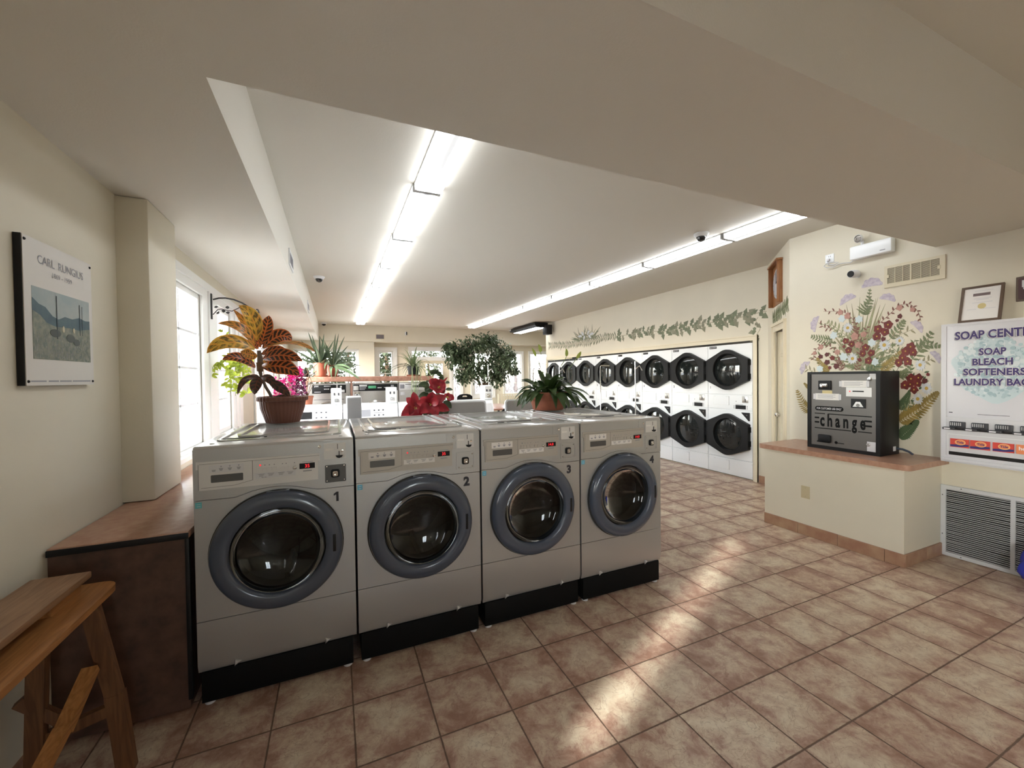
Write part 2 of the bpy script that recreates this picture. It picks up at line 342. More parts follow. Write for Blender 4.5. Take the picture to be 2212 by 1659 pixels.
def circle(cx, cy, r, n=48): return [(cx+r*math.cos(2*math.pi*i/n), cy+r*math.sin(2*math.pi*i/n)) for i in range(n)]
def rrect(x0, x1, y0, y1, r, n=5):
    o = []
    for cx, cy, a in ((x1-r, y1-r, 0), (x0+r, y1-r, 90), (x0+r, y0+r, 180), (x1-r, y0+r, 270)):
        for i in range(n+1): t = math.radians(a+90*i/n); o.append((cx+r*math.cos(t), cy+r*math.sin(t)))
    return o
def fillet(poly, rad, n=6):
    o = []; N = len(poly)
    for i in range(N):
        p = Vector(poly[i]); a = Vector(poly[i-1])-p; b = Vector(poly[(i+1) % N])-p
        r = rad[i] if isinstance(rad, (list, tuple)) else rad
        ang = a.angle(b)/2; t = min(r/math.tan(ang), a.length*.48, b.length*.48)
        q0, q1 = p+a.normalized()*t, p+b.normalized()*t
        for k in range(n+1): u = k/n; o.append(tuple(q0*(1-u)**2 + p*(2*u*(1-u)) + q1*u*u))
    return o

def tag(o, label=None, cat=None, group=None, kind=None):
    for k, v in (('label', label), ('category', cat), ('group', group), ('kind', kind)):
        if v: o[k] = v
    return o
def thing(name, label, cat, loc=(0, 0, 0), rz=0., group=None):
    o = bpy.data.objects.new(name, None); C.objects.link(o); o.empty_display_size = .1
    o.location = loc; o.rotation_euler = (0, 0, math.radians(rz)); return tag(o, label, cat, group)
def struct(o): o['kind'] = 'structure'; return o
def kids(o): return [c for c in bpy.data.objects if c.parent == o]
def dup(root, loc=None, rz=None, label=None, group=None):
    def cp(o, par):
        c = o.copy(); C.objects.link(c)
        if par is not None: c.parent = par
        for k in kids(o): cp(k, c)
        return c
    r = cp(root, None)
    if loc is not None: r.location = loc
    if rz is not None: r.rotation_euler = (0, 0, math.radians(rz))
    if label: r['label'] = label
    if group: r['group'] = group
    return r
def zm(ox, oy, s, **k): return lambda x, y, **q: at(ox+x/s, oy+y/s, **(q or k))

# ---------------------------------------------------------------- the room
XL, XM, XD, YE, ZC, ZS = -1.10, 4.58, 5.389, 11.8, 2.98, 2.541
b = B().box(-1.4, 9.2, -3.2, 12.6, -.06, 0); struct(b.build('floor', K['floor']))
b = B().box(-1.25, 9.2, -3.2, 12.5, ZC, ZC+.1); struct(b.build('ceiling', K['ceil']))
# dropped ceiling over the window side, the cross beam over the change machine and the bulkhead at the far end
b = B().box(-1.25, -.385, -3.2, 12.4, ZS, ZC+.02); struct(b.build('ceiling_soffit', K['ceil']))
b = B().box(-.385, XM, .893, 1.69, ZS, ZC+.02); struct(b.build('beam', K['ceil']))
b = B().box(-.385, 9.2, YE, 12.4, ZS, ZC+.02); struct(b.build('ceiling_bulkhead', K['wall']))

def wall_with_holes(name, fn, a0, a1, z0, z1, holes, d0, d1, m):
    b = B(); b.prism([(a0, z0), (a1, z0), (a1, z1), (a0, z1)], d0, d1, fn, 0, [[(p, r), (p, s), (q, s), (q, r)] for p, q, r, s in holes]); return struct(b.build(name, m))
LW = [(.27, .55, .93, 2.25), (-2.95, -2.0, .3, 2.2), (3.50, 4.46, .95, 2.29), (4.92, 5.56, .95, 2.29), (7.0, 7.9, .95, 2.29), (8.2, 9.1, .95, 2.29), (9.9, 11.2, .95, 2.29)]  # second opening, unseen behind the camera, is added to bring in daylight
wall_with_holes('wall_left', lambda a, z, d: (d, a, z), -3.2, 12.4, 0, ZS, LW, -1.26, XL, K['wall'])
b = B().box(-1.12, -.955, 2.93, 3.36, .8312, ZS, 0, .012); struct(b.build('column', K['wall']))
wall_with_holes('wall_far', lambda a, z, d: (a, d, z), -1.26, 9.2, 0, ZS, [(-.95, .57, 1.0, 2.31), (1.13, 1.56, 1.0, 2.32), (2.07, 3.56, 0.02, 2.36), (3.98, 4.62, .95, 2.33), (5.06, 5.66, .98, 2.30), (5.98, 6.7, .98, 2.30)], 12.2, 12.4, K['wall'])
b = B().box(-1.10, 1.0, 11.86, 12.2, 0, .99).box(.60, 1.0, 11.86, 12.2, .99, ZS).box(-1.1, -.98, 11.86, 12.2, .99, ZS).box(-.98, .6, 11.86, 12.2, 2.33, ZS); struct(b.build('wall_far_pier', K['wall']))
b = B().box(XM, XM+.12, -3.2, 2.87, 0, ZC); struct(b.build('wall_right', K['wall']))
# angled wall with the door
JA, JB = Vector((XD, 3.66, 0)), Vector((XM, 2.87, 0)); JD = (JB-JA).normalized(); JL = (JB-JA).length
JRZ = math.degrees(math.atan2(JD.y, JD.x))
jw = B(); jw.prism([(0, 0), (.43, 0), (.43, 2.03), (.91, 2.03), (.91, 0), (JL, 0), (JL, ZC), (0, ZC)], 0, .12); o = struct(jw.build('wall_angled', K['wall'])); o.location = JA; o.rotation_euler[2] = math.radians(JRZ)
# wall around the dryers
wall_with_holes('wall_dryers', lambda a, z, d: (d, a, z), 3.62, 9.98, 0, ZC, [(3.875, 9.875, .0001, 2.005)], XD, XD+.12, K['wall'])
b = B().box(XD+.12, 9.2, 9.872, 9.98, 0, ZC); struct(b.build('wall_dryer_return', K['wall']))
b = B().box(XD+.78, XD+.86, 3.6, 9.9, 0, 2.1); struct(b.build('wall_dryer_closet', K['void']))
b = B().box(9.2, 9.3, 9.8, 12.5, 0, ZC); struct(b.build('wall_far_right', K['wall']))
ADDED_BW = [(.5, 1.1, .95, 2.2)]  # unseen window added in the back wall for light from behind
wall_with_holes('wall_back', lambda a, z, d: (a, d, z), -1.26, XM+.12, 0, ZC, ADDED_BW, -3.3, -3.2, K['wall'])
# casing round the dryers
b = B(); b.prism([(3.80, 0), (3.865, 0), (3.865, 1.985), (9.885, 1.985), (9.885, 0), (9.94, 0), (9.94, 2.055), (3.80, 2.055)], XD-.022, XD+.002, lambda a, z, d: (d, a, z))
b.prism([(3.80, 0), (3.818, 0), (3.818, 2.04), (9.92, 2.04), (9.92, 0), (9.94, 0), (9.94, 2.058), (3.80, 2.058)], XD-.034, XD+.001, lambda a, z, d: (d, a, z)); struct(b.build('trim_1', K['cream_trim']))
# baseboards of floor tile
def base(name, p0, p1, h=.10, t=.012):
    p0, p1 = Vector(p0), Vector(p1); d = (p1-p0); L = d.length; b = B(); k = 0.
    while k < L-.01:
        e = min(L, k+.33); b.box(k+.001, e-.0015, -t, 0.003, 0, h, 0, .002, 1); k = e
    o = struct(b.build(name, K['tile_base'])); o.location = (p0.x, p0.y, 0); o.rotation_euler[2] = math.atan2(d.y, d.x); return o
base('baseboard_left', (XL, -3.1), (XL, 2.25), .115)
base('baseboard_dryers', (XD, 3.79), (XD, 3.64)); base('baseboard_angled', JA.xy, (JA+JD*.34).xy)
# windows on the window side
def side_window(i, y0, y1, z0, z1, cols=2, rows=4):
    r = bpy.data.objects.new('window_%d' % i, None); C.objects.link(r); struct(r)
    fn = lambda a, z, d: (d, a, z)
    b = B(); b.prism([(y0, z0), (y1, z0), (y1, z1), (y0, z1)], -1.160, -1.108, fn, 0, [[(y0+.05, z0+.055), (y0+.05, z1-.055), (y1-.05, z1-.055), (y1-.05, z0+.055)]])
    struct(b.build('window_frame', K['white_trim'], r))
    b = B(); Y0, Y1, Z0, Z1 = y0+.05, y1-.05, z0+.055, z1-.055
    for k in range(1, cols): y = Y0+(Y1-Y0)*k/cols; b.box(-1.140, -1.126, y-.009, y+.009, Z0, Z1)
    for k in range(1, rows): z = Z0+(Z1-Z0)*k/rows; b.box(-1.140, -1.126, Y0, Y1, z-.009, z+.009)
    struct(b.build('muntin', K['label'], r))
    b = B().box(-1.136, -1.130, Y0-.004, Y1+.004, Z0-.004, Z1+.004); struct(b.build('window_glass', K['glass'], r))
for i, (a, c, z0, z1) in enumerate(LW): side_window(i+1, a, c, z0, z1, 2 if c-a > .5 else 1)
b = B(); fn = lambda a, z, d: (d, a, z)
hole = lambda h: [(h[0]+.012, h[2]+.012), (h[0]+.012, h[3]-.012), (h[1]-.012, h[3]-.012), (h[1]-.012, h[2]+.012)]
b.prism([(3.40, .90), (5.96, .90), (5.96, 2.40), (3.40, 2.40)], XL-.001, XL+.02, fn, 0, [hole(LW[2]), hole(LW[3])])
b.prism([(3.40, 2.345), (5.96, 2.345), (5.96, 2.41), (3.40, 2.41)], XL, XL+.035, fn).prism([(4.60, .93), (4.72, .93), (4.72, 2.345), (4.60, 2.345)], XL, XL+.032, fn).prism([(5.66, .93), (5.96, .93), (5.96, 2.345), (5.66, 2.345)], XL, XL+.034, fn).prism([(5.80, .93), (5.96, .93), (5.96, 2.345), (5.80, 2.345)], XL, XL+.042, fn)
b.box(XL, XL+.06, 3.40, 5.98, .90, .935); struct(b.build('trim_2', K['white_trim']))
for q, hs in ((3, (4, 5)), (4, (6,)), (5, (0,)), (8, (1,))):
    b = B(); y0, y1 = LW[hs[0]][0]-.08, LW[hs[-1]][1]+.08
    b.prism([(y0, .88), (y1, .88), (y1, 2.37), (y0, 2.37)], XL-.001, XL+.022, fn, 0, [hole(LW[k]) for k in hs]); struct(b.build('trim_%d' % q, K['white_trim']))
for i, (a, c, z0, z1) in enumerate(ADDED_BW):
    r = bpy.data.objects.new('window_%d' % (i+20), None); C.objects.link(r); struct(r)
    b = B(); b.prism([(a, z0), (c, z0), (c, z1), (a, z1)], -3.28, -3.2, XZ, 0, [[(a+.05, z0+.05), (a+.05, z1-.05), (c-.05, z1-.05), (c-.05, z0+.05)]]); struct(b.build('window_frame', K['white_trim'], r))
    b = B().box((a+c)/2-.02, (a+c)/2+.02, -3.26, -3.23, z0+.05, z1-.05); struct(b.build('muntin', K['white_trim'], r))
    b = B().box(a+.045, c-.045, -3.25, -3.244, z0+.045, z1-.045); struct(b.build('window_glass', K['glass'], r))
# sampling portals for the daylight in the window openings
def portal(loc, rot, sx, sy):
    l = bpy.data.lights.new('window_portal', 'AREA'); l.shape = 'RECTANGLE'; l.size = sx; l.size_y = sy; l.cycles.is_portal = True
    o = bpy.data.objects.new('window_portal', l); C.objects.link(o); o.location = loc; o.rotation_euler = rot
for a, c, z0, z1 in LW: portal((-1.27, (a+c)/2, (z0+z1)/2), (0, math.radians(-90), 0), z1-z0, c-a)
for a, c, z0, z1 in ADDED_BW: portal(((a+c)/2, -3.31, (z0+z1)/2), (math.radians(90), 0, 0), c-a, z1-z0)
portal((2.8, 12.42, 1.2), (math.radians(-90), 0, 0), 7.6, 2.4)
# windows, transom and glazed door of the far wall
def far_window(i, x0, x1, z0, z1, cols, rows, y=12.2, frame=.06, casing=.09):
    r = bpy.data.objects.new('window_%d' % i, None); C.objects.link(r); struct(r)
    b = B(); b.prism([(x0, z0), (x1, z0), (x1, z1), (x0, z1)], y+.03, y+.12, XZ, 0, [[(x0+frame, z0+frame), (x0+frame, z1-frame), (x1-frame, z1-frame), (x1-frame, z0+frame)]]); struct(b.build('window_frame', K['white_trim'], r))
    if casing:
        c = casing; b = B(); b.prism([(x0-c, z0-c), (x1+c, z0-c), (x1+c, z1+c), (x0-c, z1+c)], y-.022, y+.031, XZ, 0, [[(x0+.006, z0+.006), (x0+.006, z1-.006), (x1-.006, z1-.006), (x1-.006, z0+.006)]]); b.prism([(x0-c, z0-c), (x1+c, z0-c), (x1+c, z1+c), (x0-c, z1+c)], y-.034, y-.02, XZ, 0, [[(x0-c*.6, z0-c*.6), (x0-c*.6, z1+c*.6), (x1+c*.6, z1+c*.6), (x1+c*.6, z0-c*.6)]]); struct(b.build('window_casing', K['white_trim'], r))
    X0, X1, Z0, Z1 = x0+frame, x1-frame, z0+frame, z1-frame; b = B()
    for k in range(1, cols): x = X0+(X1-X0)*k/cols; b.box(x-.012, x+.012, y+.066, y+.084, Z0, Z1)
    for k in range(1, rows): z = Z0+(Z1-Z0)*k/rows; b.box(X0, X1, y+.066, y+.084, z-.012, z+.012)
    if b.v: struct(b.build('muntin', K['white_trim'], r))
    b = B().box(X0-.004, X1+.004, y+.072, y+.078, Z0-.004, Z1+.004); struct(b.build('window_glass', K['glass'], r))
far_window(8, -.95, .57, 1.0, 2.31, 1, 2, 11.95, .05, .12)
far_window(9, 1.13, 1.56, 1.0, 2.32, 1, 2, casing=.1, frame=.05)
far_window(10, 2.07, 3.56, 2.13, 2.36, 3, 1, frame=.03, casing=.09)
far_window(11, 3.98, 4.62, .95, 2.33, 1, 3); far_window(12, 5.06, 5.66, .98, 2.30, 1, 4, frame=.03, casing=.07); far_window(13, 5.98, 6.7, .98, 2.30, 1, 4, frame=.03, casing=.07)
r = bpy.data.objects.new('door_1', None); C.objects.link(r); struct(r)
b = B(); b.prism([(2.30, .02), (3.22, .02), (3.22, 2.06), (2.30, 2.06)], 12.24, 12.29, XZ, 0, [[(2.50, .95), (2.50, 1.95), (3.02, 1.95), (3.02, .95)], [(2.50, .2), (2.50, .8), (3.02, .8), (3.02, .2)]]); b.box(2.48, 3.04, 12.255, 12.275, .18, .82); struct(b.build('door_leaf', K['cream_trim'], r))
b = B().box(2.49, 3.03, 12.262, 12.268, .94, 1.96); struct(b.build('door_glass', K['glass'], r))
b = B(); b.lathe([(.006, 0), (.026, .02), (.028, .04), (.0, .055)], (2.39, 12.24, 1.0), (0, -1, 0), 16); struct(b.build('door_knob', K['chrome'], r))
b = B(); b.prism([(2.07, .02), (2.30, .02), (2.30, 2.06), (3.22, 2.06), (3.22, .02), (3.30, .02), (3.30, 2.13), (2.07, 2.13)], 12.21, 12.33); b.box(3.30, 3.36, 12.23, 12.31, .02, 2.13).box(3.52, 3.56, 12.23, 12.31, .02, 2.13).box(3.36, 3.52, 12.23, 12.31, .02, .12).box(3.36, 3.52, 12.23, 12.31, 2.09, 2.13).box(1.98, 2.075, 12.17, 12.22, 0, 2.13).box(3.555, 3.64, 12.17, 12.22, 0, 2.13); struct(b.build('door_frame', K['white_trim'], r))
b = B().box(3.355, 3.525, 12.262, 12.268, .11, 2.10); struct(b.build('side_light_glass', K['glass'], r))
# door in the angled wall
r = bpy.data.objects.new('door_2', None); C.objects.link(r); struct(r); r.location = JA; r.rotation_euler[2] = math.radians(JRZ)
b = B(); b.prism([(.345, 0), (.43, 0), (.43, 2.03), (.91, 2.03), (.91, 0), (.995, 0), (.995, 2.10), (.345, 2.10)], -.02, .03); b.prism([(.345, 2.10), (.335, 2.135), (1.005, 2.135), (.995, 2.10)], -.035, 0); b.box(.355, .375, -.028, 0, 0, 2.1).box(.965, .985, -.028, 0, 0, 2.1); struct(b.build('door_frame', K['cream_trim'], r))
b = B().box(.43, .91, .05, .085, .01, 2.025)
for z0, z1 in ((.15, .78), (.90, 1.62), (1.72, 1.93)):
    b.box(.50, .84, .041, .052, z0, z1, 0, .008).box(.53, .81, .034, .045, z0+.035, z1-.035, 0, .006)
struct(b.build('door_leaf', K['cream_trim'], r))
b = B(); b.lathe([(.012, 0), (.012, .03), (.028, .04), (.030, .055), (.0, .07)], (.48, .05, 1.0), (0, -1, 0), 16); struct(b.build('door_knob', K['chrome'], r))
b = B().box(.902, .915, .038, .052, 1.38, 1.50).box(.902, .915, .038, .052, .3, .42); struct(b.build('door_hinge', K['dark_metal'], r))
# outside: pale ground
b = B().box(-60, 70, -40, 80, -.35, -.3); o = b.build('ground', K['ground']); struct(o)
# ---------------------------------------------------------------- laminate counter along the window side
t = thing('counter', 'brick brown laminate counter along the window wall beside the grey washers', 'counter', (XL, 2.26, 0))
b = B().box(.002, .464, .02, 3.9, .01, .797); b.build('side_panel', K['lam_dark'], t)
b = B().box(.008, .478, .0, 3.95, .797, .830, 0, .004); b.build('counter_top', K['laminate'], t)
b = B().box(.008, .478, -.006, .0, .797, .824, 0, .002).box(.462, .478, -.002, .02, .06, .797, 0, .002); b.build('edge_strip', K['black'], t)

# ---------------------------------------------------------------- grey front-load washers
X0, YW, PITCH_W = -.618, 2.323, .7095
WS = .9793
SEAM = [(0, .948), (.163, .946), (.20, .957), (.232, .968), (.27, .975), (.309, .979), (.35, .979), (.391, .975), (.43, .967), (.459, .959), (.524, .942), (.698, .941)]
def washer(k, num, disp, silver, label):
    r = thing('front_load_washer', label, 'washing machine', ((X0+k*PITCH_W)*WS, YW*WS, CAM_H*(1-WS)), 0, 'grey front-load washers in a row')
    r.scale = (WS, WS, WS); PAN = K['panel'] if k == 0 else K['panel_tan']; LAB = K['label'] if k == 0 else K['paper']
    W, Dp, cx, cz = .698, 1.10, .347, .668
    b = B().box(.002, .02, .02, Dp, .125, 1.188).box(W-.02, W-.002, .02, Dp, .125, 1.188).box(.02, W-.02, Dp-.02, Dp, .125, 1.188).box(.02, W-.02, .03, Dp-.02, .125, .14)
    b.prism([(.004, .128), (W-.004, .128), (W-.004, 1.186), (.004, 1.186)], .013, .021, XZ, 0, [circle(cx, cz, .235, 48)]); b.build('cabinet', K['grey'], r)
    lo = [(0, .372), (W, .372)] + [(x, z-.0035) for x, z in reversed(SEAM)]
    b = B().prism(lo, 0, .014, XZ, 0, [circle(cx, cz, .225, 64)]); b.build('front_panel', K['grey'], r)
    b = B(); b.prism([(0, .165), (0, .369), (.014, .369), (.014, .128), (.011, .128)], 0, W, lambda y, z, d: (d, y, z)); b.build('lower_panel', K['grey'], r)
    b = B()
    for x in (.155, .555): b.lathe([(.022, 0), (.012, .012), (0, .014)], (x, .006, .142), (0, -1, .25), 3)
    b.build('clip', K['grey_top'], r)
    hi = [(x, z) for x, z in SEAM] + [(W, 1.186), (0, 1.186)]
    b = B().prism(hi, -.002, .014); b.build('control_housing', K['grey'], r)
    b = B().box(0, W, -.002, Dp, 1.178, 1.2, 0, .010, 3)
    fr = [(.055, .14), (W-.055, .14), (W-.055, Dp-.09), (.055, Dp-.09)]
    b.prism(fillet(fr, .05), 1.198, 1.207, XY, 0, [fillet([(.07, .155), (W-.07, .155), (W-.07, Dp-.105), (.07, Dp-.105)], .04)], True)
    b.prism(fillet([(.12, .27), (W-.12, .27), (W-.12, Dp-.15), (.12, Dp-.15)], .05), 1.198, 1.209, XY, 0, [fillet([(.133, .283), (W-.133, .283), (W-.133, Dp-.163), (.133, Dp-.163)], .04)], True)
    for x, y in ((.25, .21), (.45, .2), (.06, .07), (W-.06, .07)): b.lathe([(.012, 0), (.009, .004), (0, .005)], (x, y, 1.1995), (0, 0, 1), 12)
    b.build('top_panel', K['grey_top'], r)
    b = B().box(.05 if k < 2 else .2, .27 if k < 2 else .45, .225, .236, 1.199, 1.203); b.build('top_slot', K['black_matt'], r)
    b = B().box(.012, W-.018, .002, Dp-.02, -.018, .126, 0, .003); b.build('base', K['black_matt'], r)
    for x in (.04, W-.045): b = B().lathe([(.022, -.0318), (.022, -.020), (.012, -.016), (.012, .0)], (x, .026, 0), (0, 0, 1), 16); b.build('foot', K['white_matt'], r)
    # round door
    b = B().lathe([(.294, .0), (.296, .010), (.288, .014)], (cx, 0, cz), (0, -1, 0), 64, cap=False); b.build('door_gap_shade', K['gap_shade'], r)  # dark ring stands in for the shadow gap round the door
    b = B().lathe([(.289, .012), (.291, .026), (.284, .041), (.268, .052), (.244, .055), (.226, .053), (.216, .049), (.2105, .042), (.2095, -.02)], (cx, 0, cz), (0, -1, 0), 72, cap=False)
    b.prism([(-.05, .285), (.05, .285), (.05, .292), (-.05, .292)], -.03, -.008, lambda a, z, d: (cx+a, d, cz+z))
    door = b.build('door', K['navy'], r)
    b = B().lathe([(.2095, .028), (.205, .008), (.18, -.022), (.14, -.045), (.08, -.062), (0, -.068)], (cx, 0, cz), (0, -1, 0), 48, cap=False); b.build('door_glass', K['dark_glass'], door)
    b = B().box(cx+.243, cx+.259, -.0565, -.05, cz-.045, cz+.045, 0, .004); b.build('door_grip', K['black'], door)
    b = B().lathe([(.222, .01), (.215, -.03), (.20, -.09), (.232, -.10), (.232, -.48), (.0, -.485)], (cx, .005, cz), (0, -1, 0), 48, cap=False)
    for q in range(3): a = math.radians(90*0+120*q+35); b.prism([(-.02, 0), (.02, 0), (.008, .05), (-.008, .05)], .12, .46, lambda u, v, d, a=a: (cx+math.cos(a)*(.232-v)-math.sin(a)*u, d, cz+math.sin(a)*(.232-v)+math.cos(a)*u))
    b.build('drum', K['drum'], r)
    # control panel
    b = B().prism([(.022, .993), (.527, .993), (.527, 1.09), (.535, 1.09), (.535, 1.128), (.013, 1.128), (.013, 1.092), (.022, 1.092)], -.008, 0)
    cp = b.build('control_panel', PAN, r)
    P = lambda x0, x1, z0, z1, d0=.0095, d1=.0075: ([(x0, z0), (x1, z0), (x1, z1), (x0, z1)], -d0, -d1)
    b = B().prism([(.033, 1.006), (.164, 1.007), (.20, 1.014), (.239, 1.024), (.239, 1.116), (.033, 1.116)], -.0105, -.0075); dr = b.build('detergent_drawer', PAN, cp)
    b = B().prism(*P(.064, .203, 1.073, 1.109, .0112, .0100)); b.build('dosing_label', LAB, dr)
    b = B()
    for x in (.112, .147, .183): b.lathe([(.0035, 0), (0, .0006)], (x, -.0112, 1.101), (0, -1, 0), 10, 1)
    b.prism([(.075, 1.088), (.077, 1.079), (.089, 1.079), (.091, 1.088)], -.0116, -.011, XZ, 1)
    for x in (.112, .147, .183): b.prism([(x-.009, 1.0935), (x+.009, 1.0935), (x+.004, 1.081), (x-.004, 1.081)], -.0116, -.011, XZ, 1)
    b.mi = [0]*len(b.mi); b.build('dosing_print', K['print_grey'], dr)
    b = B().prism(rrect(.071, .200, 1.027, 1.0625, .004), -.0118, -.0085); b.build('drawer_slot', K['slot'], dr)
    b = B().prism([(.238, 1.022), (.2395, 1.022), (.2395, 1.118), (.238, 1.118)], -.0108, -.0075).prism([(.033, 1.0045), (.164, 1.0055), (.2395, 1.0225), (.2395, 1.024), (.164, 1.007), (.033, 1.006)], -.0108, -.0075).prism(*P(.026, .534, 1.116, 1.1172)).prism(*P(.022, .0232, .995, 1.116)); b.build('panel_seam', K['panel_line'], cp)
    for i in range(4):
        x = .260+.0208*i; b = B().prism(rrect(x, x+.0195, 1.0595, 1.0775, .002), -.0125, -.0075); b.build('cycle_button', PAN, cp)
    for x in (.355, .3765): b = B().prism(rrect(x, x+.020, 1.059, 1.0755, .006), -.0125, -.0075); b.build('option_button', PAN, cp)
    b = B().lathe([(.0095, 0), (.009, .006), (.006, .009), (0, .0095)], (.421, -.008, 1.064), (0, -1, 0), 20); b.build('start_button', K['chrome'], cp)
    b = B()
    for x in (.291, .310, .331, .367, .383, .420): b.lathe([(.0028, 0), (0, .0006)], (x, -.008, 1.0895), (0, -1, 0), 10)
    b.prism(*P(.455, .505, 1.0885, 1.0905, .0086, .0078)).prism(*P(.458, .498, 1.040, 1.0455, .0086, .0078)); b.build('panel_print', K['ink_soft'], cp)
    b = B().lathe([(.0045, 0), (0, .001)], (.271, -.008, 1.0905), (0, -1, 0), 10); b.build('cycle_light', K['red_led'] if k < 2 else K['ink_soft'], cp)
    b = B().prism(*P(.250, .424, 1.026, 1.0525, .0088)); b.build('instruction_label', LAB, cp)
    b = B()
    for x in (.262, .302, .347, .387):
        for q in range(3): b.prism(*P(x+(.004 if q else 0), x+.028-.004*q, 1.0455-.005*q, 1.0475-.005*q, .0094, .0086))
    b.prism(*P(.276, .285, 1.029, 1.0315, .0094, .0086)).prism(*P(.288, .297, 1.029, 1.0315, .0094, .0086)); b.build('instruction_print', K['ink_soft'], cp)
    b = B().prism(*P(.442, .5125, 1.0545, 1.0825, .0095)); dp = b.build('display', K['black'], cp)
    b = B().text(disp, .4775, 1.0605, .0165, -.0098, m=0, bold=.01); b.build('display_digit', K['red_led'], dp)
    # coin meter
    b = B().prism([(.495, 1.133), (.495, 1.183), (.668, 1.183), (.668, 1.088), (.549, 1.088), (.549, 1.133)], -.0045, 0); cs = b.build('coin_slot_plate', K['grey'], r)
    b = B().prism(rrect(.556, .661, 1.093, 1.175, .003), -.0065, -.003); b.build('coin_plate', K['panel'], cs)
    b = B().prism(*P(.6195, .6225, 1.142, 1.169, .0074, .0064)).prism([(.626, 1.108), (.630, 1.108), (.630, 1.132), (.626, 1.132)], -.010, -.006).prism([(.611, 1.109), (.646, 1.109), (.640, 1.099), (.628, 1.095), (.617, 1.099)], -.016, -.006); b.build('coin_return', K['black'], cs)
    b = B().prism(*P(.562, .602, 1.136, 1.147, .0074, .0064)); b.build('price_label', K['paper'], cs)
    b = B().lathe([(.008, 0), (.008, .005), (.004, .006), (0, .004)], (.536, -.004, 1.161), (0, -1, 0), 16).lathe([(.007, 0), (.007, .004), (0, .005)], (.643, -.006, 1.131), (0, -1, 0), 16); b.build('lock', K['chrome'], cs)
    b = B().prism(rrect(.553, .666, .963, 1.067, .006), -.0055, 0, XZ, 0, [rrect(.559, .660, .969, 1.061, .005)], True); cb = b.build('coin_box', K['grey'], r)
    b = B().prism(rrect(.558, .661, .968, 1.062, .005), -.0022, 0); b.build('coin_box_door', K['slot'] if k == 0 else K['grey'], cb)
    b = B().prism(rrect(.587, .629, .994, 1.036, .01), -.009, 0); b.build('lock_housing', K['black'], cb)
    b = B().prism(rrect(.596, .620, 1.002, 1.028, .006), -.017, -.008).lathe([(.009, 0), (.007, .004), (0, .002)], (.608, -.017, 1.015), (0, -1, 0), 16); b.build('lock', K['chrome'], cb)
    b = B()
    for x, z in ((.568, .978), (.651, .978), (.568, 1.053), (.651, 1.053)): b.lathe([(.004, 0), (.003, .003), (0, .0035)], (x, -.002, z), (0, -1, 0), 10)
    b.build('bolt', K['chrome'], cb)
    b = B().text(num, .615, .866, .050, -.0012, bold=.05) if k else B().prism([(.610, .866), (.622, .866), (.622, .916), (.612, .916), (.598, .906), (.598, .896), (.610, .902)], -.0012, 0); b.build('number_decal', K['ink'], r)
    b = B().prism(*P(.006, .031, .911, .938, .0012, -.001)); b.build('energy_sticker', K['teal'] if k == 0 else K['blue'], r)
    b = B().prism(*P(.012, .026, .918, .921, .0016, .001)).prism(*P(.012, .026, .928, .930, .0016, .001)); b.build('sticker_print', K['label'], r)
    return r
washer(0, '1', '35', 1, 'grey front-load washer number one, at the row end against the brown laminate counter')
washer(1, '2', '35', 0, 'grey front-load washer number two, between washers one and three')
washer(2, '3', '14.0', 0, 'grey front-load washer number three, between washers two and four')
washer(3, '4', '14.0', 0, 'grey front-load washer number four, at the open end of the row')

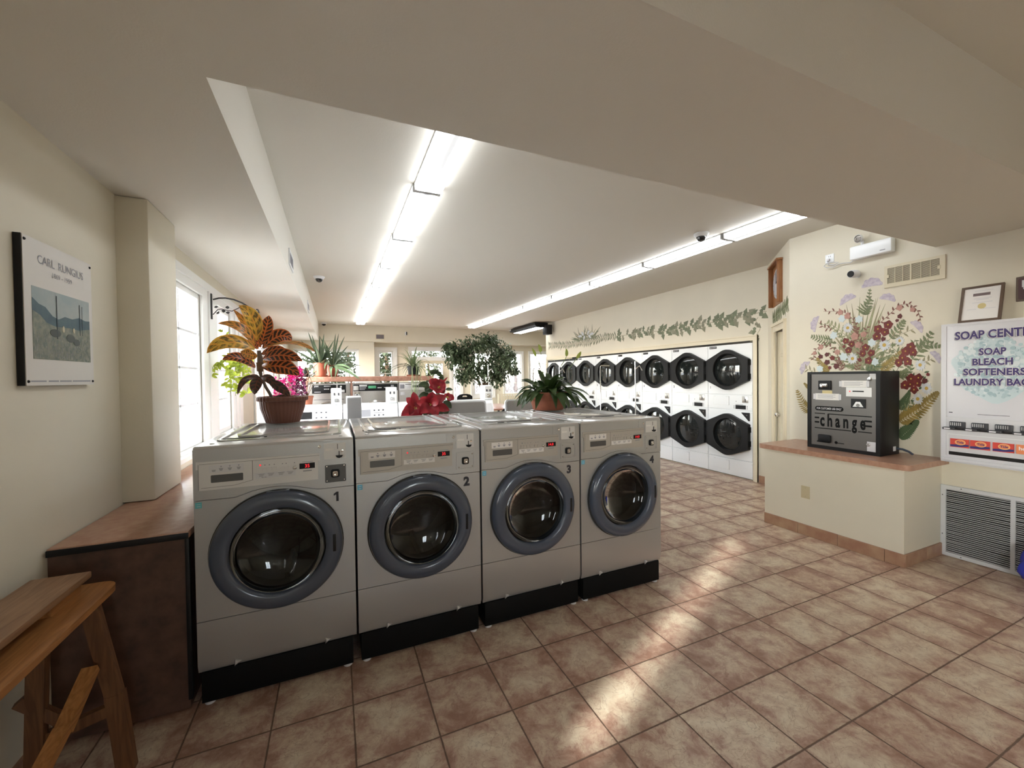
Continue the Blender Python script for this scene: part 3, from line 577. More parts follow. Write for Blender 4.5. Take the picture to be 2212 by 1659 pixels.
# ---------------------------------------------------------------- stacked dryers
PITCH_D = .748
HEX_U = fillet([(.012, 1.418), (.012, 1.728), (.362, 1.902), (.712, 1.728), (.712, 1.418), (.362, 1.262)], [.012, .012, .20, .012, .012, .20], 8)
HEX_L = fillet([(.012, .434), (.012, .792), (.362, .945), (.712, .792), (.712, .434), (.362, .292)], [.012, .012, .20, .012, .012, .20], 8)
def dryer():
    W = .744
    r = thing('stacked_dryer', 'tmp', 'dryer', (XD, 3.882+PITCH_D, 0), -90, 'stacked white dryers in the wall')
    b = B().box(0, W, .015, .70, .012, 1.954); b.build('cabinet', K['white'], r)
    for nm, z0, z1 in (('upper_panel', 1.213, 1.954), ('control_panel', .992, 1.207), ('lower_panel', .260, .986), ('kick_panel', .012, .252)):
        b = B().box(0.001, W-.001, 0, .02, z0, z1, 0, .003, 1); p = b.build(nm, K['white'], r)
        s = B()
        for z in (z0+.03, z1-.03):
            for x in (.012, W-.012): s.lathe([(.005, 0), (.003, .003), (0, .0035)], (x, 0, z), (0, -1, 0), 8)
        s.build('screw', K['label'], p)
    for hx, cz, R_, nm in ((HEX_U, 1.578, .236, 'upper_door'), (HEX_L, .618, .236, 'lower_door')):
        b = B().prism(hx, -.052, .004, XZ, 0, [circle(.372, cz, R_+.012, 64)])
        b.lathe([(R_+.012, .052), (R_+.006, .056), (R_, .050), (R_-.002, .012)], (.372, 0, cz), (0, -1, 0), 64, cap=False)
        inn = [((x-.362)*.965+.362, (z-cz)*.965+cz) for x, z in hx]
        b.prism(hx, -.056, -.05, XZ, 0, [inn]); d = b.build(nm, K['black'], r)
        b = B().lathe([(R_+.005, .010), (R_-.02, .016), (0, .020)], (.372, 0, cz), (0, -1, 0), 64, cap=False); b.build('door_glass', K['dryer_glass'], d)
        b = B().box(.709, .722, -.045, 0, cz-.14, cz-.06, 0, .003).box(.709, .722, -.045, 0, cz+.06, cz+.14, 0, .003); b.build('hinge', K['black_matt'], d)
    for z0, z1, nm in ((1.050, 1.186, 'info_card'), (.080, .228, 'info_card')):
        b = B().prism(rrect(.108, .374, z0, z1, .006), -.010, 0); c = b.build(nm, K['white_matt'], r)
        b = B().box(.112, .370, -.0115, -.009, z0+.004, z1-.012).box(.15, .33, -.013, -.009, z1-.010, z1+.002); b.build('card_face', K['white'], c)
    b = B().box(.586, .680, -.006, 0, 1.099, 1.193, 0, .002); c = b.build('coin_slot', K['steel'], r)
    b = B().box(.626, .630, -.008, -.005, 1.15, 1.18).box(.634, .642, -.012, -.005, 1.115, 1.155); b.build('coin_lever', K['dark_metal'], c)
    b = B().prism([(.479, 1.003), (.641, 1.003), (.641, 1.0605), (.479, 1.0605)], -.004, 0); b.build('display', K['black'], r)
    b = B()
    for z in (1.008, 1.026, 1.044): b.box(.449, .461, -.002, 0, z, z+.009).box(.655, .667, -.002, 0, z, z+.009)
    b.box(.48, .60, -.0015, 0, 1.068, 1.072); b.lathe([(.006, 0), (0, .003)], (.487, 0, 1.115), (0, -1, 0), 10); b.build('control_print', K['ink'], r)
    b = B().prism(fillet([(.577, .958), (.702, .958), (.702, .834)], .006), -.018, 0); c = b.build('lock_plate', K['black'], r)
    b = B().lathe([(.007, 0), (.005, .003), (0, .003)], (.668, -.018, .922), (0, -1, 0), 12); b.build('lock', K['chrome'], c)
    return r
NUMW = ['one', 'two', 'three', 'four', 'five', 'six']
d0 = dryer()
for k in range(8):
    o = d0 if k == 0 else dup(d0)
    o.location = (XD, 3.882+PITCH_D*(k+1), 0)
    if k < 6:
        o['label'] = 'white stacked dryer number %s in the wall, with two black hexagonal doors' % NUMW[k]
        b = B().box(.032, .160, -.0016, 0, 1.908, 1.942); lg = b.build('brand_strip', K['black'], o)
        b = B()
        for q in range(3): b.box(.042+.010*q, .048+.010*q, -.0022, -.001, 1.917, 1.933)
        b.box(.076, .150, -.0022, -.001, 1.922, 1.929); b.build('strip_print', K['label'], lg)
        b = B().text(str(k+1), .047, 1.292, .040, -.0012, bold=.01); b.build('number_decal', K['ink'], o)
    else:
        o['label'] = ('white stacked dryer with a black top strip, beside dryer number six' if k == 6 else 'white stacked dryer with a black top strip, at the far wall end')
        b = B().box(.0, .744, -.004, 0, 1.952-.05, 1.952+.002); b.build('top_strip', K['black'], o)
        b = B().lathe([(.008, 0), (0, .003)], (.36, -.004, 1.93), (0, -1, 0), 10); b.build('lock', K['chrome'], o)
# ---------------------------------------------------------------- half wall with the change machine
t = bpy.data.objects.new('wall_half', None); C.objects.link(t); struct(t)
b = B().box(4.0, 4.585, 1.648, 2.755, 0, .757); struct(b.build('wall_half_body', K['wall'], t))
base('baseboard_half_front', (4.0, 2.755), (4.0, 1.648-.012)); base('baseboard_half_side', (4.0, 1.648), (4.57, 1.648))
b = B().prism(fillet([(3.955, 1.60), (4.578, 1.60), (4.578, 2.80), (3.955, 2.80)], [.05, .01, .01, .05]), .757, .800, XY); o = b.build('counter_slab', K['laminate']); tag(o, 'brick brown laminate slab on the half wall under the change machine', 'counter')
b = B().box(0, .075, -.006, .001, 0, .115, 0, .003); t = thing('outlet_plate', 'almond blank cover plate low on the half wall front', 'outlet cover', (3.9995, 2.40, .345), -90)
b.build('cover', K['plate'], t); b = B()
for z in (.018, .097): b.lathe([(.0035, 0), (.002, .002), (0, .002)], (.0375, -.006, z), (0, -1, 0), 8)
b.build('screw', K['chrome'], t)

# change machine
CMX, CMY = 4.20, 2.457
t = thing('change_machine', 'black steel change machine with grey face standing on the half wall counter', 'change machine', (CMX, CMY, .80), -90)
cl = lambda x, y: (CMY - at(1720+x/7.542, 780+y/7.542, X=CMX).y, at(1720+x/7.542, 780+y/7.542, X=CMX).z - .80)
def crect(x0, y0, x1, y1):
    xa, za = cl(x0, (y0)); xb, zb = cl(x1, y1); return xa, xb, min(za, zb), max(za, zb)
CW, CH, CDp = .573, .722, .29
b = B().box(0, CW, .004, CDp, 0, CH, 0, .004); b.prism(rrect(0, CW, 0, CH, .004), -.012, .006, XZ, 0, [rrect(.03, CW-.03, .03, CH-.022, .004)]); b.build('cabinet', K['black'], t)
b = B().box(.03, CW-.03, -.004, .005, .03, CH-.022); fc = b.build('face_plate', mat('grey_face', (.150, .140, .130), .4, metal=.35), t)
def onf(name, x0, x1, z0, z1, m, d=.003, par=None, bev=0.):
    b = B().box(x0, x1, -.004-d, -.003, z0, z1, 0, bev); return b.build(name, m, par or t)
bx = onf('bill_reader', .098, .205, .555, .640, K['black'], .014, None, .004)
b = B().box(.118, .185, -.034, -.016, .580, .615, 0, .008); b.build('bill_slot', K['chrome'], bx); b = B().lathe([(.014, 0), (.010, .006), (0, .008)], (.135, -.034, .588), (0, -1, 0), 18); b.build('lock', K['chrome'], bx)
onf('tape', .128, .21, .520, .548, K['gold'], .002); 
for nm, (a, c, z0, z1) in (('notice_paper', (.068, .268, .460, .520)), ('notice_paper', (.285, .478, .582, .640))):
    p = onf(nm, a, c, z0, z1, K['paper'], .002); b = B()
    for q in range(4): b.box(a+.02, c-.03-.02*(q % 2), -.0066, -.0055, z1-.014-.010*q, z1-.011-.010*q)
    b.build('print', K['ink_soft'], p)
    b = B().box(a-.018, a+.006, -.0068, -.0055, z0+.004, z1-.004).box(c-.006, c+.016, -.0068, -.0055, z0+.004, z1-.004); b.build('clear_tape', K['label'], p)
p = onf('coin_plate', .322, .512, .500, .580, K['panel'], .003); b = B().box(.372, .455, -.0085, -.0065, .541, .552); b.build('coin_slot', K['black'], p); b = B().lathe([(.006, 0), (0, .002)], (.350, -.007, .545), (0, -1, 0), 10); b.build('status_light', K['red_led'], p)
p = onf('sign_light', .362, .468, .400, .480, K['black'], .008); b = B().prism([(.375, .410), (.455, .410), (.430, .455), (.400, .455)], -.0135, -.011); b.build('coin_cup', K['steel'], p); b = B().prism(circle(.415, .425, .014, 16), -.0142, -.013); b.build('coin_cup_hole', K['chrome'], p)
p = B().lathe([(.017, 0), (.017, .004), (.008, .006), (0, .006)], (.496, -.004, .655), (0, -1, 0), 20); p = p.build('lock', K['chrome'], t)
# lettering
b = B().prism(rrect(.066, .300, .358, .400, .020), -.0052, -.003); pl = b.build('notice_band', K['black_matt'], t)
b = B().text('FOR CUSTOMER USE ONLY', .183, .370, .019, -.0056, width=.205, bold=.012); b.build('band_print', K['label'], pl)
b = B()
for ch_, px_, w_ in (('c', 430, .038), ('h', 552, .040), ('a', 680, .039), ('n', 812, .040), ('g', 952, .040), ('e', 1090, .040)): b.text(ch_, cl(px_, 1000)[0], .217, .112, -.0048, width=w_, bold=.035)
b.box(.062, .150, -.0052, -.003, .326, .334).box(.178, .512, -.0052, -.003, .326, .334).box(.062, .360, -.0052, -.003, .188, .196).box(.412, .512, -.0052, -.003, .188, .196)
for z in (.282, .240): b.box(.062, .100, -.0052, -.003, z, z+.015).box(.458, .512, -.0052, -.003, z, z+.015)
b.build('change_lettering', K['black_matt'], t)
p = onf('coin_tray', .097, .205, .060, .135, K['black'], .024, None, .012); b = B().box(.105, .197, -.052, -.022, .066, .076, 0, .004); b.build('tray_lip', K['black_matt'], p)
b = B().lathe([(.013, 0), (0, .001)], (.242, -.004, .072), (0, -1, 0), 18).box(.252, .305, -.0052, -.003, .066, .072); b.build('maker_mark', K['black_matt'], t)
b = B().box(.478, CW-.03, -.0056, -.003, .032, .115); b.build('clear_sticker', K['label'], t); b = B().box(.495, CW-.03, -.0056, -.003, CH-.07, CH-.022); b.build('clear_sticker', K['label'], t)
b = B().lathe([(.014, 0), (.014, .006), (.008, .01), (0, .008)], (.488, -.004, .088), (0, -1, 0), 16); b.build('lock', K['steel'], t)
b = B().tube([(CW, .24, .05), (CW+.03, .27, .045), (CW+.07, .275, .03), (CW+.10, .265, .012)], .009, 8); b.build('power_cord', K['navy'], t)
b = B().box(CW-.001, CW+.002, .19, .23, .03, .07); b.build('side_label', K['label'], t)

# soap vending machine
SX, SY = 4.44, 1.601
t = thing('soap_machine', 'white wall-hung soap vending machine with purple lettering above the floor vent', 'vending machine', (SX, SY, 0), -90)
sp_ = lambda x, y: (SY-at(2020+x/4.88, 690+y/4.88, X=SX).y, at(2020+x/4.88, 690+y/4.88, X=SX).z)
W = .556
b = B().box(0, W, .006, .138, .797, 1.883, 0, .004); b.prism([(0, .797), (W, .797), (W, 1.883), (0, 1.883)], -.006, .008, XZ, 0, [[(.03, .85), (.03, 1.866), (W-.03, 1.866), (W-.03, .85)]])
b.box(.0, W, -.014, .0, .806, .832, 0, .006); b.build('cabinet', mat('soap_white', (.62, .62, .65), .35), t)
b = B().box(.03, W-.03, .0, .008, 1.158, 1.866); sg = b.build('sign_panel', mat('sign_face', (.62, .62, .66), .25), t)
b = B().box(.03, W-.03, -.002, .008, .832, 1.151); vp = b.build('vend_panel', mat('vend_face', (.60, .60, .62), .3), t)
# soap bubbles printed on the sign: a cloud of pale teal discs
rng = random.Random(3); b = B(); b.prism([(.275+(.20+.03*math.sin(5*a*.1745))*math.cos(a*.1745), 1.53+(.235+.03*math.sin(4*a*.1745+1))*math.sin(a*.1745)) for a in range(36)], -.0003, 0, XZ, 1)
for q in range(420):
    a = rng.uniform(0, 6.28); rr = math.sqrt(rng.random()); cx, cz, R_ = .275+.20*rr*math.cos(a), 1.545+.235*rr*math.sin(a), rng.uniform(.008, .024)*(1.15-.6*rr)
    if 0.04 < cx < W-.04: b.prism(circle(cx, cz, R_, 14), -.0005-.000008*q, .0, XZ, q % 4)
b.build('bubble_print', [mat('bubble_a', (.40, .52, .56), .35), mat('bubble_b', (.50, .60, .63), .35), mat('bubble_c', (.33, .45, .50), .35), mat('bubble_d', (.62, .68, .70), .35)], sg)
def sgtext(body, c, z, h, wd):
    for m, dx, dz, d, bo in (('shade', -.006, -.004, .0042, .05), ('paper', 0, 0, .0047, .06), ('purple', 0, 0, .0052, .035)):
        b = B().text(body, c+dx, z+dz, h, -d, width=wd, bold=bo); b.build('lettering', K[m], sg)
sgtext('SOAP CENTER', .284, 1.757, .058, .41); sgtext('SOAP', .275, 1.632, .048, .135); sgtext('BLEACH', .274, 1.556, .048, .20); sgtext('SOFTENERS', .280, 1.481, .048, .31); sgtext('LAUNDRY BAGS', .277, 1.405, .048, .403)
b = B().box(.045, .065, -.001, .0, 1.186, 1.192).box(.20, .36, -.001, .0, 1.181, 1.184); b.build('sign_print', K['ink'], sg)
# row of coin slides and the boxes shown under them
for i in range(4):
    x = .023+.120*i
    b = B().box(x+.030, x+.116, -.020, 0, 1.054, 1.119, 0, .004); c = b.build('coin_mechanism', K['dark_metal'], t)
    b = B().box(x+.004, x+.075, -.060, -.018, 1.057, 1.075, 0, .004); b.build('coin_slide', K['dark_metal'], c)
    b = B()
    for q in range(6): b.box(x+.036+.011*q, x+.041+.011*q, -.0225, -.018, 1.088, 1.112)
    b.build('coin_slot', K['steel'], c)
    b = B().box(x+.014, x+.048, -.0615, -.055, 1.061, 1.071); b.build('price_label', K['label'], c)
b = B().prism([(.040, .846), (W-.04, .846), (W-.04, 1.020), (.040, 1.020)], -.005, 0, XZ, 0, [[(.045, .851), (.045, 1.015), (W-.045, 1.015), (W-.045, .851)]]); b.build('window_frame', K['white_matt'], t)
b = B().box(.046, W-.046, -.004, 0, .856, .882); b.build('delivery_slot', K['void'], t)
def soapbox(i, x0, colr, label):
    r = thing('soap_box', label, 'soap box', (SX-.002, SY-x0, .919), -90, 'soap boxes shown in the vending machine')
    w_, h_ = .102, .066
    b = B().box(0, w_, -.008, 0, 0, h_); b.build('box', K[colr], r)
    if colr == 'soap_red':
        b = B().prism([(0, .004), (w_*.55, .004), (w_, .012), (w_, .026), (w_*.6, .025), (0, .019)], -.0088, -.008); b.build('blue_band', K['soap_blue'], r)
        b = B().prism([(.056+.029*math.cos(a*.2618), .040+.021*math.sin(a*.2618)) for a in range(24)], -.0094, -.008); e = b.build('logo_disc', K['soap_yellow'], r)
        b = B().prism([(.056+.025*math.cos(a*.2618), .040+.017*math.sin(a*.2618)) for a in range(24)], -.0099, -.009); b.build('logo_ring', K['soap_orange'], e)
        b = B().text('Tide', .056, .0335, .0145, -.0103, width=.038, bold=.03); b.build('logo_lettering', K['soap_blue'], e)
    else:
        b = B().text('ho', .012, .028, .024, -.0088, align='L', bold=.03); b.build('box_lettering', K['paper'], r)
soapbox(0, .056, 'soap_red', 'red and blue soap box at the end nearest the change machine in the vending window')
soapbox(1, .165, 'soap_red', 'red and blue soap box in the middle of the three alike in the vending window')
soapbox(2, .281, 'soap_red', 'red and blue soap box beside the orange box in the vending window')
soapbox(3, .394, 'soap_orange', 'orange soap box cut by the picture edge in the vending window')

# floor return vent under it
VX = 4.572
t = thing('floor_vent', 'white steel return air grille low on the wall under the soap machine', 'vent', (VX, 1.646, 0), -90)
b = B(); b.prism([(0, .006), (.84, .006), (.84, .583), (0, .583)], -.012, .006, XZ, 0, [[(.031, .036), (.031, .553), (.378, .553), (.378, .036)], [(.402, .036), (.402, .553), (.808, .553), (.808, .036)]]); b.build('frame', K['vent_white'], t)
b = B().box(.028, .812, .003, .007, .03, .56); b.build('backing', K['void'], t)
b = B(); rng = random.Random(5)
for side in ((.031, .378), (.402, .808)):
    for q in range(34):
        z = .040+.0153*q; j = rng.uniform(-.002, .002)
        b.add([(side[0], -.009, z+j), (side[1], -.009, z-j), (side[1], .002, z+.001-j), (side[0], .002, z+.001+j), (side[0], -.009, z+.0052+j), (side[1], -.009, z+.0052-j), (side[1], .002, z+.005-j), (side[0], .002, z+.005+j)], [(0, 1, 2, 3), (4, 7, 6, 5), (0, 4, 5, 1), (1, 5, 6, 2), (2, 6, 7, 3), (3, 7, 4, 0)])
b.build('louvre', mat('louvre_grey', (.52, .52, .52), .5), t)
b = B()
for x, z in ((.012, .50), (.012, .18), (.12, .570), (.12, .020)): b.lathe([(.004, 0), (0, .003)], (x, -.012, z), (0, -1, 0), 8)
b.build('screw', K['dark_metal'], t)

# return air grille high on the wall
t = thing('wall_vent', 'cream return air grille high on the wall beside the emergency light', 'vent', (XM, 2.028, 2.272), -90)
b = B().prism([(0, 0), (.40, 0), (.40, .194), (0, .194)], -.010, .002, XZ, 0, [[(.022, .034), (.022, .170), (.178, .170), (.178, .034)], [(.188, .034), (.188, .170), (.366, .170), (.366, .034)]]); b.build('frame', K['vent_cream'], t)
b = B().box(.02, .37, -.001, .003, .03, .175); b.build('backing', mat('vent_dark', (.10, .085, .06), .7), t)
b = B()
for q in range(17): b.box(.022, .366, -.007, -.0035, .036+.0079*q, .0395+.0079*q)
for x in (.073, .127, .247, .307): b.box(x, x+.004, -.009, -.001, .034, .170)
b.build('slat', K['vent_cream'], t)
b = B().box(.018, .034, -.014, -.008, .085, .112).box(.354, .372, -.014, -.008, .085, .112); b.build('latch', K['vent_cream'], t)

# emergency light with cord, outlet and small camera
t = thing('emergency_light', 'white emergency light unit high on the mural wall with one round lamp head', 'emergency light', (XM, 2.268, 2.58), -90)
b = B().box(0, .318, -.075, 0, 0, .122, 0, .010); b.build('case', K['white'], t)
b = B().box(.235, .275, -.0765, -.074, .022, .030); b.build('maker_mark', K['ink_soft'], t)
b = B().lathe([(.012, 0), (.012, .04)], (.09, -.045, .12), (0, 0, 1), 12).lathe([(.02, -.02), (.034, .0), (.038, .022), (.036, .026)], (.078, -.06, .185), (-.25, -1, -.15), 24); h = b.build('lamp_head', K['white_matt'], t)
b = B().lathe([(.034, 0), (.03, .003), (.012, .003), (.010, -.004), (0, -.006)], (.072, -.085, .181), (-.25, -1, -.15), 24); b.build('lens', mat('lamp_lens', (.22, .20, .18), .2, metal=.4), h)
b = B().tube([(.02, -.03, .004), (-.02, -.02, -.01), (-.07, -.025, -.002), (-.115, -.03, .002), (-.16, -.025, -.015), (-.215, -.03, -.012), (-.245, -.03, .012), (-.22, -.03, .030), (-.16, -.035, .028), (-.115, -.03, .018), (-.16, -.02, .004), (-.21, -.015, .018), (-.222, -.012, .05)], .0045, 8); b.build('cord', K['label'], t)
t = thing('wall_outlet', 'white wall outlet with a plug in it beside the emergency light', 'outlet', (XM, 2.513, 2.622), -90)
b = B().box(0, .078, -.006, 0, 0, .082, 0, .003); b.build('cover', K['white'], t); b = B().box(.022, .046, -.03, -.006, .012, .036, 0, .004); b.build('plug', K['label'], t); b = B().box(.03, .033, -.007, -.0055, .052, .064).box(.045, .048, -.007, -.0055, .052, .064); b.build('socket_hole', K['ink'], t)
t = thing('security_camera', 'small white security camera with a black face on the mural wall', 'camera', (XM, 2.235, 2.44))
b = B().lathe([(.026, 0), (.026, .006), (.010, .010), (.010, .03)], (0, 0, 0), (-1, 0, 0), 16); b.build('mount', K['white_matt'], t)
ax = Vector((-.95, .10, -.10)).normalized(); p = Vector((-.03, 0, .01))
b = B().lathe([(.0, -.05), (.030, -.045), (.036, -.02), (.036, .035), (.032, .045)], p+ax*.03, ax, 24); b.build('body', K['white_matt'], t)
b = B().lathe([(.030, 0), (.028, .004), (0, .006)], p+ax*.0752, ax, 24); b.build('lens', K['black'], t)

# framed certificate leaning on top of the soap machine, plaque on the wall
t = thing('certificate_frame', 'framed certificate with brown wooden frame standing on the soap machine', 'picture frame', (4.475, 1.520, 1.884), -90); t.rotation_euler[0] = math.radians(0)
t.rotation_euler = (0, 0, math.radians(-90)); 
Mx = Matrix.Translation((4.475, 1.520, 1.886)) @ Matrix.Rotation(math.radians(-90), 4, 'Z') @ Matrix.Rotation(math.radians(-14), 4, 'X'); t.matrix_world = Mx
b = B().prism([(0, 0), (.222, 0), (.222, .285), (0, .285)], -.008, .010, XZ, 0, [[(.015, .016), (.015, .269), (.207, .269), (.207, .016)]]); b.build('frame', K['frame_brown'], t)
b = B().box(.013, .209, -.001, .008, .014, .271); pp = b.build('certificate_paper', K['paper'], t)
b = B().box(.065, .155, -.0022, -.0005, .205, .226); b.build('name_band', K['card'], pp)
b = B()
for z, x0, x1 in ((.243, .072, .168), (.182, .07, .165), (.172, .085, .15), (.150, .065, .17), (.098, .04, .09), (.098, .125, .19)): b.box(x0, x1, -.0016, -.0005, z, z+.004)
b.build('print', K['label'], pp)
b = B().prism(circle(.118, .122, .022, 24), -.002, -.0005); b.build('gold_seal', K['gold'], pp)
t = thing('wall_plaque', 'dark maroon wall plaque cut by the picture edge above the soap machine', 'plaque', (XM, 1.252, 2.012), -90)
b = B().box(0, .2, -.016, 0, 0, .178, 0, .004); b.build('frame', K['frame_brown'], t); b = B().prism(rrect(.012, .19, .013, .166, .012), -.018, -.014); b.build('face', K['maroon'], t); b = B().box(.030, .08, -.0195, -.0175, .10, .15).box(.036, .07, -.0195, -.0175, .085, .10); b.build('print', K['label'], t)
# blue bag on the floor at the picture edge
t = thing('plastic_bag', 'blue plastic bag slumped on the floor in front of the vent', 'bag', (4.40, 1.02, 0))
rng = random.Random(2); bm = bmesh.new(); bmesh.ops.create_icosphere(bm, subdivisions=4, radius=1)
for v in bm.verts:
    n_ = v.co.normalized(); q = 1+.10*math.sin(7*n_.x+3*n_.z)+.07*math.sin(11*n_.y+5*n_.z+1)+.05*math.sin(17*n_.x-9*n_.y); z = max(-.95, v.co.z*q)
    v.co = Vector((n_.x*.12*q, n_.y*.145*q*(1.1-.3*max(0, n_.z)), .17+.175*z))
me = bpy.data.meshes.new('bag_body'); bm.to_mesh(me); bm.free(); me.materials.append(K['blue_bag']); [setattr(p, 'use_smooth', True) for p in me.polygons]
o = bpy.data.objects.new('bag_body', me); C.objects.link(o); o.parent = t
b = B().lathe([(.03, 0), (.022, .03), (.05, .06), (.065, .10)], (0, 0, .33), (.1, .1, 1), 14, rib=.2, ribs=5, cap=False); b.build('bag_neck', K['blue_bag'], t)

# oak wall clock above the angled door
def jogpt(s_, off, z): p = JA + JD*s_; nrm = Vector((JD.y, -JD.x, 0)); return p
t = thing('wall_clock', 'narrow oak wall clock case hung above the door in the angled wall', 'clock', JA + JD*.335, JRZ)
t.location.z = 2.352
b = B().box(0, .49, -.008, 0, .0, .49); b.build('back_board', K['oak'], t)
for x in (0, .47): b = B().box(x, x+.020, -.058, -.007, .0, .49, 0, .002); b.build('side_board', K['oak'], t)
b = B().box(-.015, .505, -.068, 0, .49, .512, 0, .003); b.build('top_board', K['oak'], t)
b = B().lathe([(.18, 0), (.18, .006), (.172, .010), (0, .010)], (.245, -.008, .26), (0, -1, 0), 32); f = b.build('dial', K['clock_face'], t)
b = B().box(.241, .249, -.023, -.020, .26, .40).prism([(.245, .255), (.245, .265), (.34, .30), (.34, .29)], -.024, -.021)
b.build('clock_hand', K['ink'], f); b = B()
for q in range(12): a = q*math.pi/6; b.lathe([(.007, 0), (0, .002)], (.245+.148*math.cos(a), -.018, .26+.148*math.sin(a)), (0, -1, 0), 8)
b.build('dial_marking', K['ink'], f)

# ---------------------------------------------------------------- poster on the window wall
PX = -1.085
t = thing('poster_print', 'white mounted art poster with black edges on the wall above the counter', 'poster', (XL+.001, 2.140, 1.498), 90)
b = B().box(0, .472, -.022, -.001, 0, .577); b.build('mount_board', K['black'], t)
b = B().box(.004, .472, -.0245, -.0215, .0, .577); sh = b.build('poster_sheet', mat('poster_paper', (.64, .61, .57), .5), t)
b = B().text('CARL  RUNGIUS', .245, .487, .034, -.0255, width=.315, bold=.004); b.build('title_lettering', K['ink_soft'], sh)
b = B().text('1869 - 1959', .245, .448, .020, -.0255, width=.135, bold=.004); b.build('title_lettering', K['ink_soft'], sh)
b = B()
for x0, x1 in ((.03, .12), (.135, .20), (.21, .29), (.30, .44)): b.box(x0, x1, -.0252, -.0240, .014, .020)
b.build('print', K['ink_soft'], sh)
b = B()
for x, z in ((.014, .560), (.46, .560), (.014, .016), (.46, .016)): b.lathe([(.006, 0), (.004, .004), (0, .005)], (x, -.0245, z), (0, -1, 0), 10)
b.build('pin', K['black'], t)
# generic landscape: sky, blue hills, pale field with brush and two bare trunks
px0, px1, pz0, pz1 = .047, .445, .105, .390
b = B().box(px0, px1, -.0251, -.024, pz0, pz1); pic = b.build('landscape_picture', mat('pic_sky', (.30, .37, .38), .6, noise=1, nscale=12, col2=(.40, .43, .41)), sh)
b = B().prism([(px0, .215), (px0, .345), (.085, .325), (.125, .318), (.17, .287), (.21, .278), (.255, .295), (.31, .292), (.36, .305), (.41, .297), (px1, .300), (px1, .215)], -.0256, -.025); b.build('hill_print', mat('pic_hill', (.035, .085, .115), .6, noise=1, nscale=30, col2=(.06, .12, .14)), pic)
b = B().prism([(px0, pz0), (px0, .295), (.09, .282), (.13, .255), (.19, .245), (.28, .25), (.36, .247), (px1, .262), (px1, pz0)], -.026, -.025); b.build('field_print', mat('pic_field', (.26, .27, .20), .6, noise=1, nscale=45, col2=(.11, .14, .12)), pic)
rng = random.Random(9); b = B()
for q in range(420):
    x = rng.uniform(px0+.004, px1-.004); z = pz0+.003+rng.random()**1.3*.10; h = rng.uniform(.008, .022); ww = rng.uniform(.001, .0025); dx = rng.uniform(-.004, .004)
    b.add([(x-ww, -.0262-.000012*(q % 40), z), (x+ww, -.0262-.000012*(q % 40), z), (x+dx, -.0262-.000012*(q % 40), min(pz1, z+h))], [(0, 1, 2)], q % 3)
b.build('brush_print', [mat('pic_brush_a', (.36, .35, .29), .6), mat('pic_brush_b', (.12, .15, .14), .6), mat('pic_brush_c', (.24, .25, .24), .6)], pic)
b = B().box(.195, .1985, -.0272, -.0262, .195, .375).box(.362, .366, -.0268, -.0262, .225, .365).box(.382, .384, -.0268, -.0262, .225, .36); b.build('trunk_print', mat('pic_trunk', (.05, .07, .08), .6), pic)
b = B()
for cx, cz, rx, rz in ((.185, .218, .035, .016), (.29, .205, .03, .018), (.335, .190, .024, .015), (.24, .24, .008, .014), (.315, .242, .007, .012)): b.prism([(cx+rx*math.cos(a*.3142), cz+rz*math.sin(a*.3142)) for a in range(20)], -.0270, -.026, XZ, 1 if rx < .01 else 0)
b.build('shrub_print', [mat('pic_shrub', (.055, .07, .06), .6), mat('pic_pale', (.52, .48, .34), .6)], pic)
# ---------------------------------------------------------------- painted murals (flat paint on the walls)
NPART = [0]
def mural_part(name, m, parent, polys, plane):
    """polys: list of (points, layer) in wall coordinates"""
    b = B(); NPART[0] += 1
    for i, (pts, lay) in enumerate(polys):
        b.prism(pts, .0002, .0012+.0005*lay+.00003*(i % 13)+.0000085*(NPART[0] % 4), plane)
    return b.build(name, m, parent)
MC = dict(lav=mat('paint_lavender', (.42, .36, .45), .6, noise=1, nscale=38, col2=(.60, .55, .58)), red=mat('paint_red', (.185, .025, .022), .6, noise=.45, nscale=30), redd=mat('paint_dark_red', (.10, .018, .018), .6), yel=mat('paint_yellow', (.52, .34, .07), .6),
          daisy=mat('paint_daisy', (.66, .68, .70), .6, noise=.2, nscale=40), pale=mat('paint_pale_blue', (.58, .66, .68), .6), pink=mat('paint_pink', (.52, .28, .23), .6, noise=.3, nscale=30), brown=mat('paint_brown', (.19, .075, .055), .6),
          fern=mat('paint_fern', (.19, .22, .11), .6, noise=.4, nscale=20), fernl=mat('paint_fern_light', (.36, .37, .21), .6, noise=.3, nscale=20), gold=mat('paint_gold_fern', (.34, .24, .06), .6, noise=.4, nscale=20), dark=mat('paint_dark_green', (.075, .12, .055), .6), olive=mat('paint_olive', (.28, .25, .15), .6))
t = thing('flower_mural', 'painted bouquet of red, white and lavender flowers behind the change machine', 'mural', (XM, 0, 0))
fw = lambda a, z, d: (-d, a, z)          # a = world Y on the wall
mz = 4.3667
def MP(x, y): p = at(1700+x/mz, 580+y/mz, X=XM); return (p.y, p.z)
rng = random.Random(11)
def MS(x, y): # local metres per zoomed pixel
    a, c = MP(x, y), MP(x, y+10); return abs(a[1]-c[1])/10
def lp(p, q, w, k=6):  # leaf-shaped polygon between two wall points
    p, q = Vector(p), Vector(q); d = q-p; n = Vector((-d.y, d.x)); n = n.normalized() if n.length else n
    A = [p+d*(i/k)+n*(w*.5*math.sin(math.pi*(i/k)**.8)) for i in range(k+1)]; Bk = [p+d*(i/k)-n*(w*.5*math.sin(math.pi*(i/k)**.8)) for i in range(k-1, 0, -1)]
    return [tuple(v) for v in A+Bk]
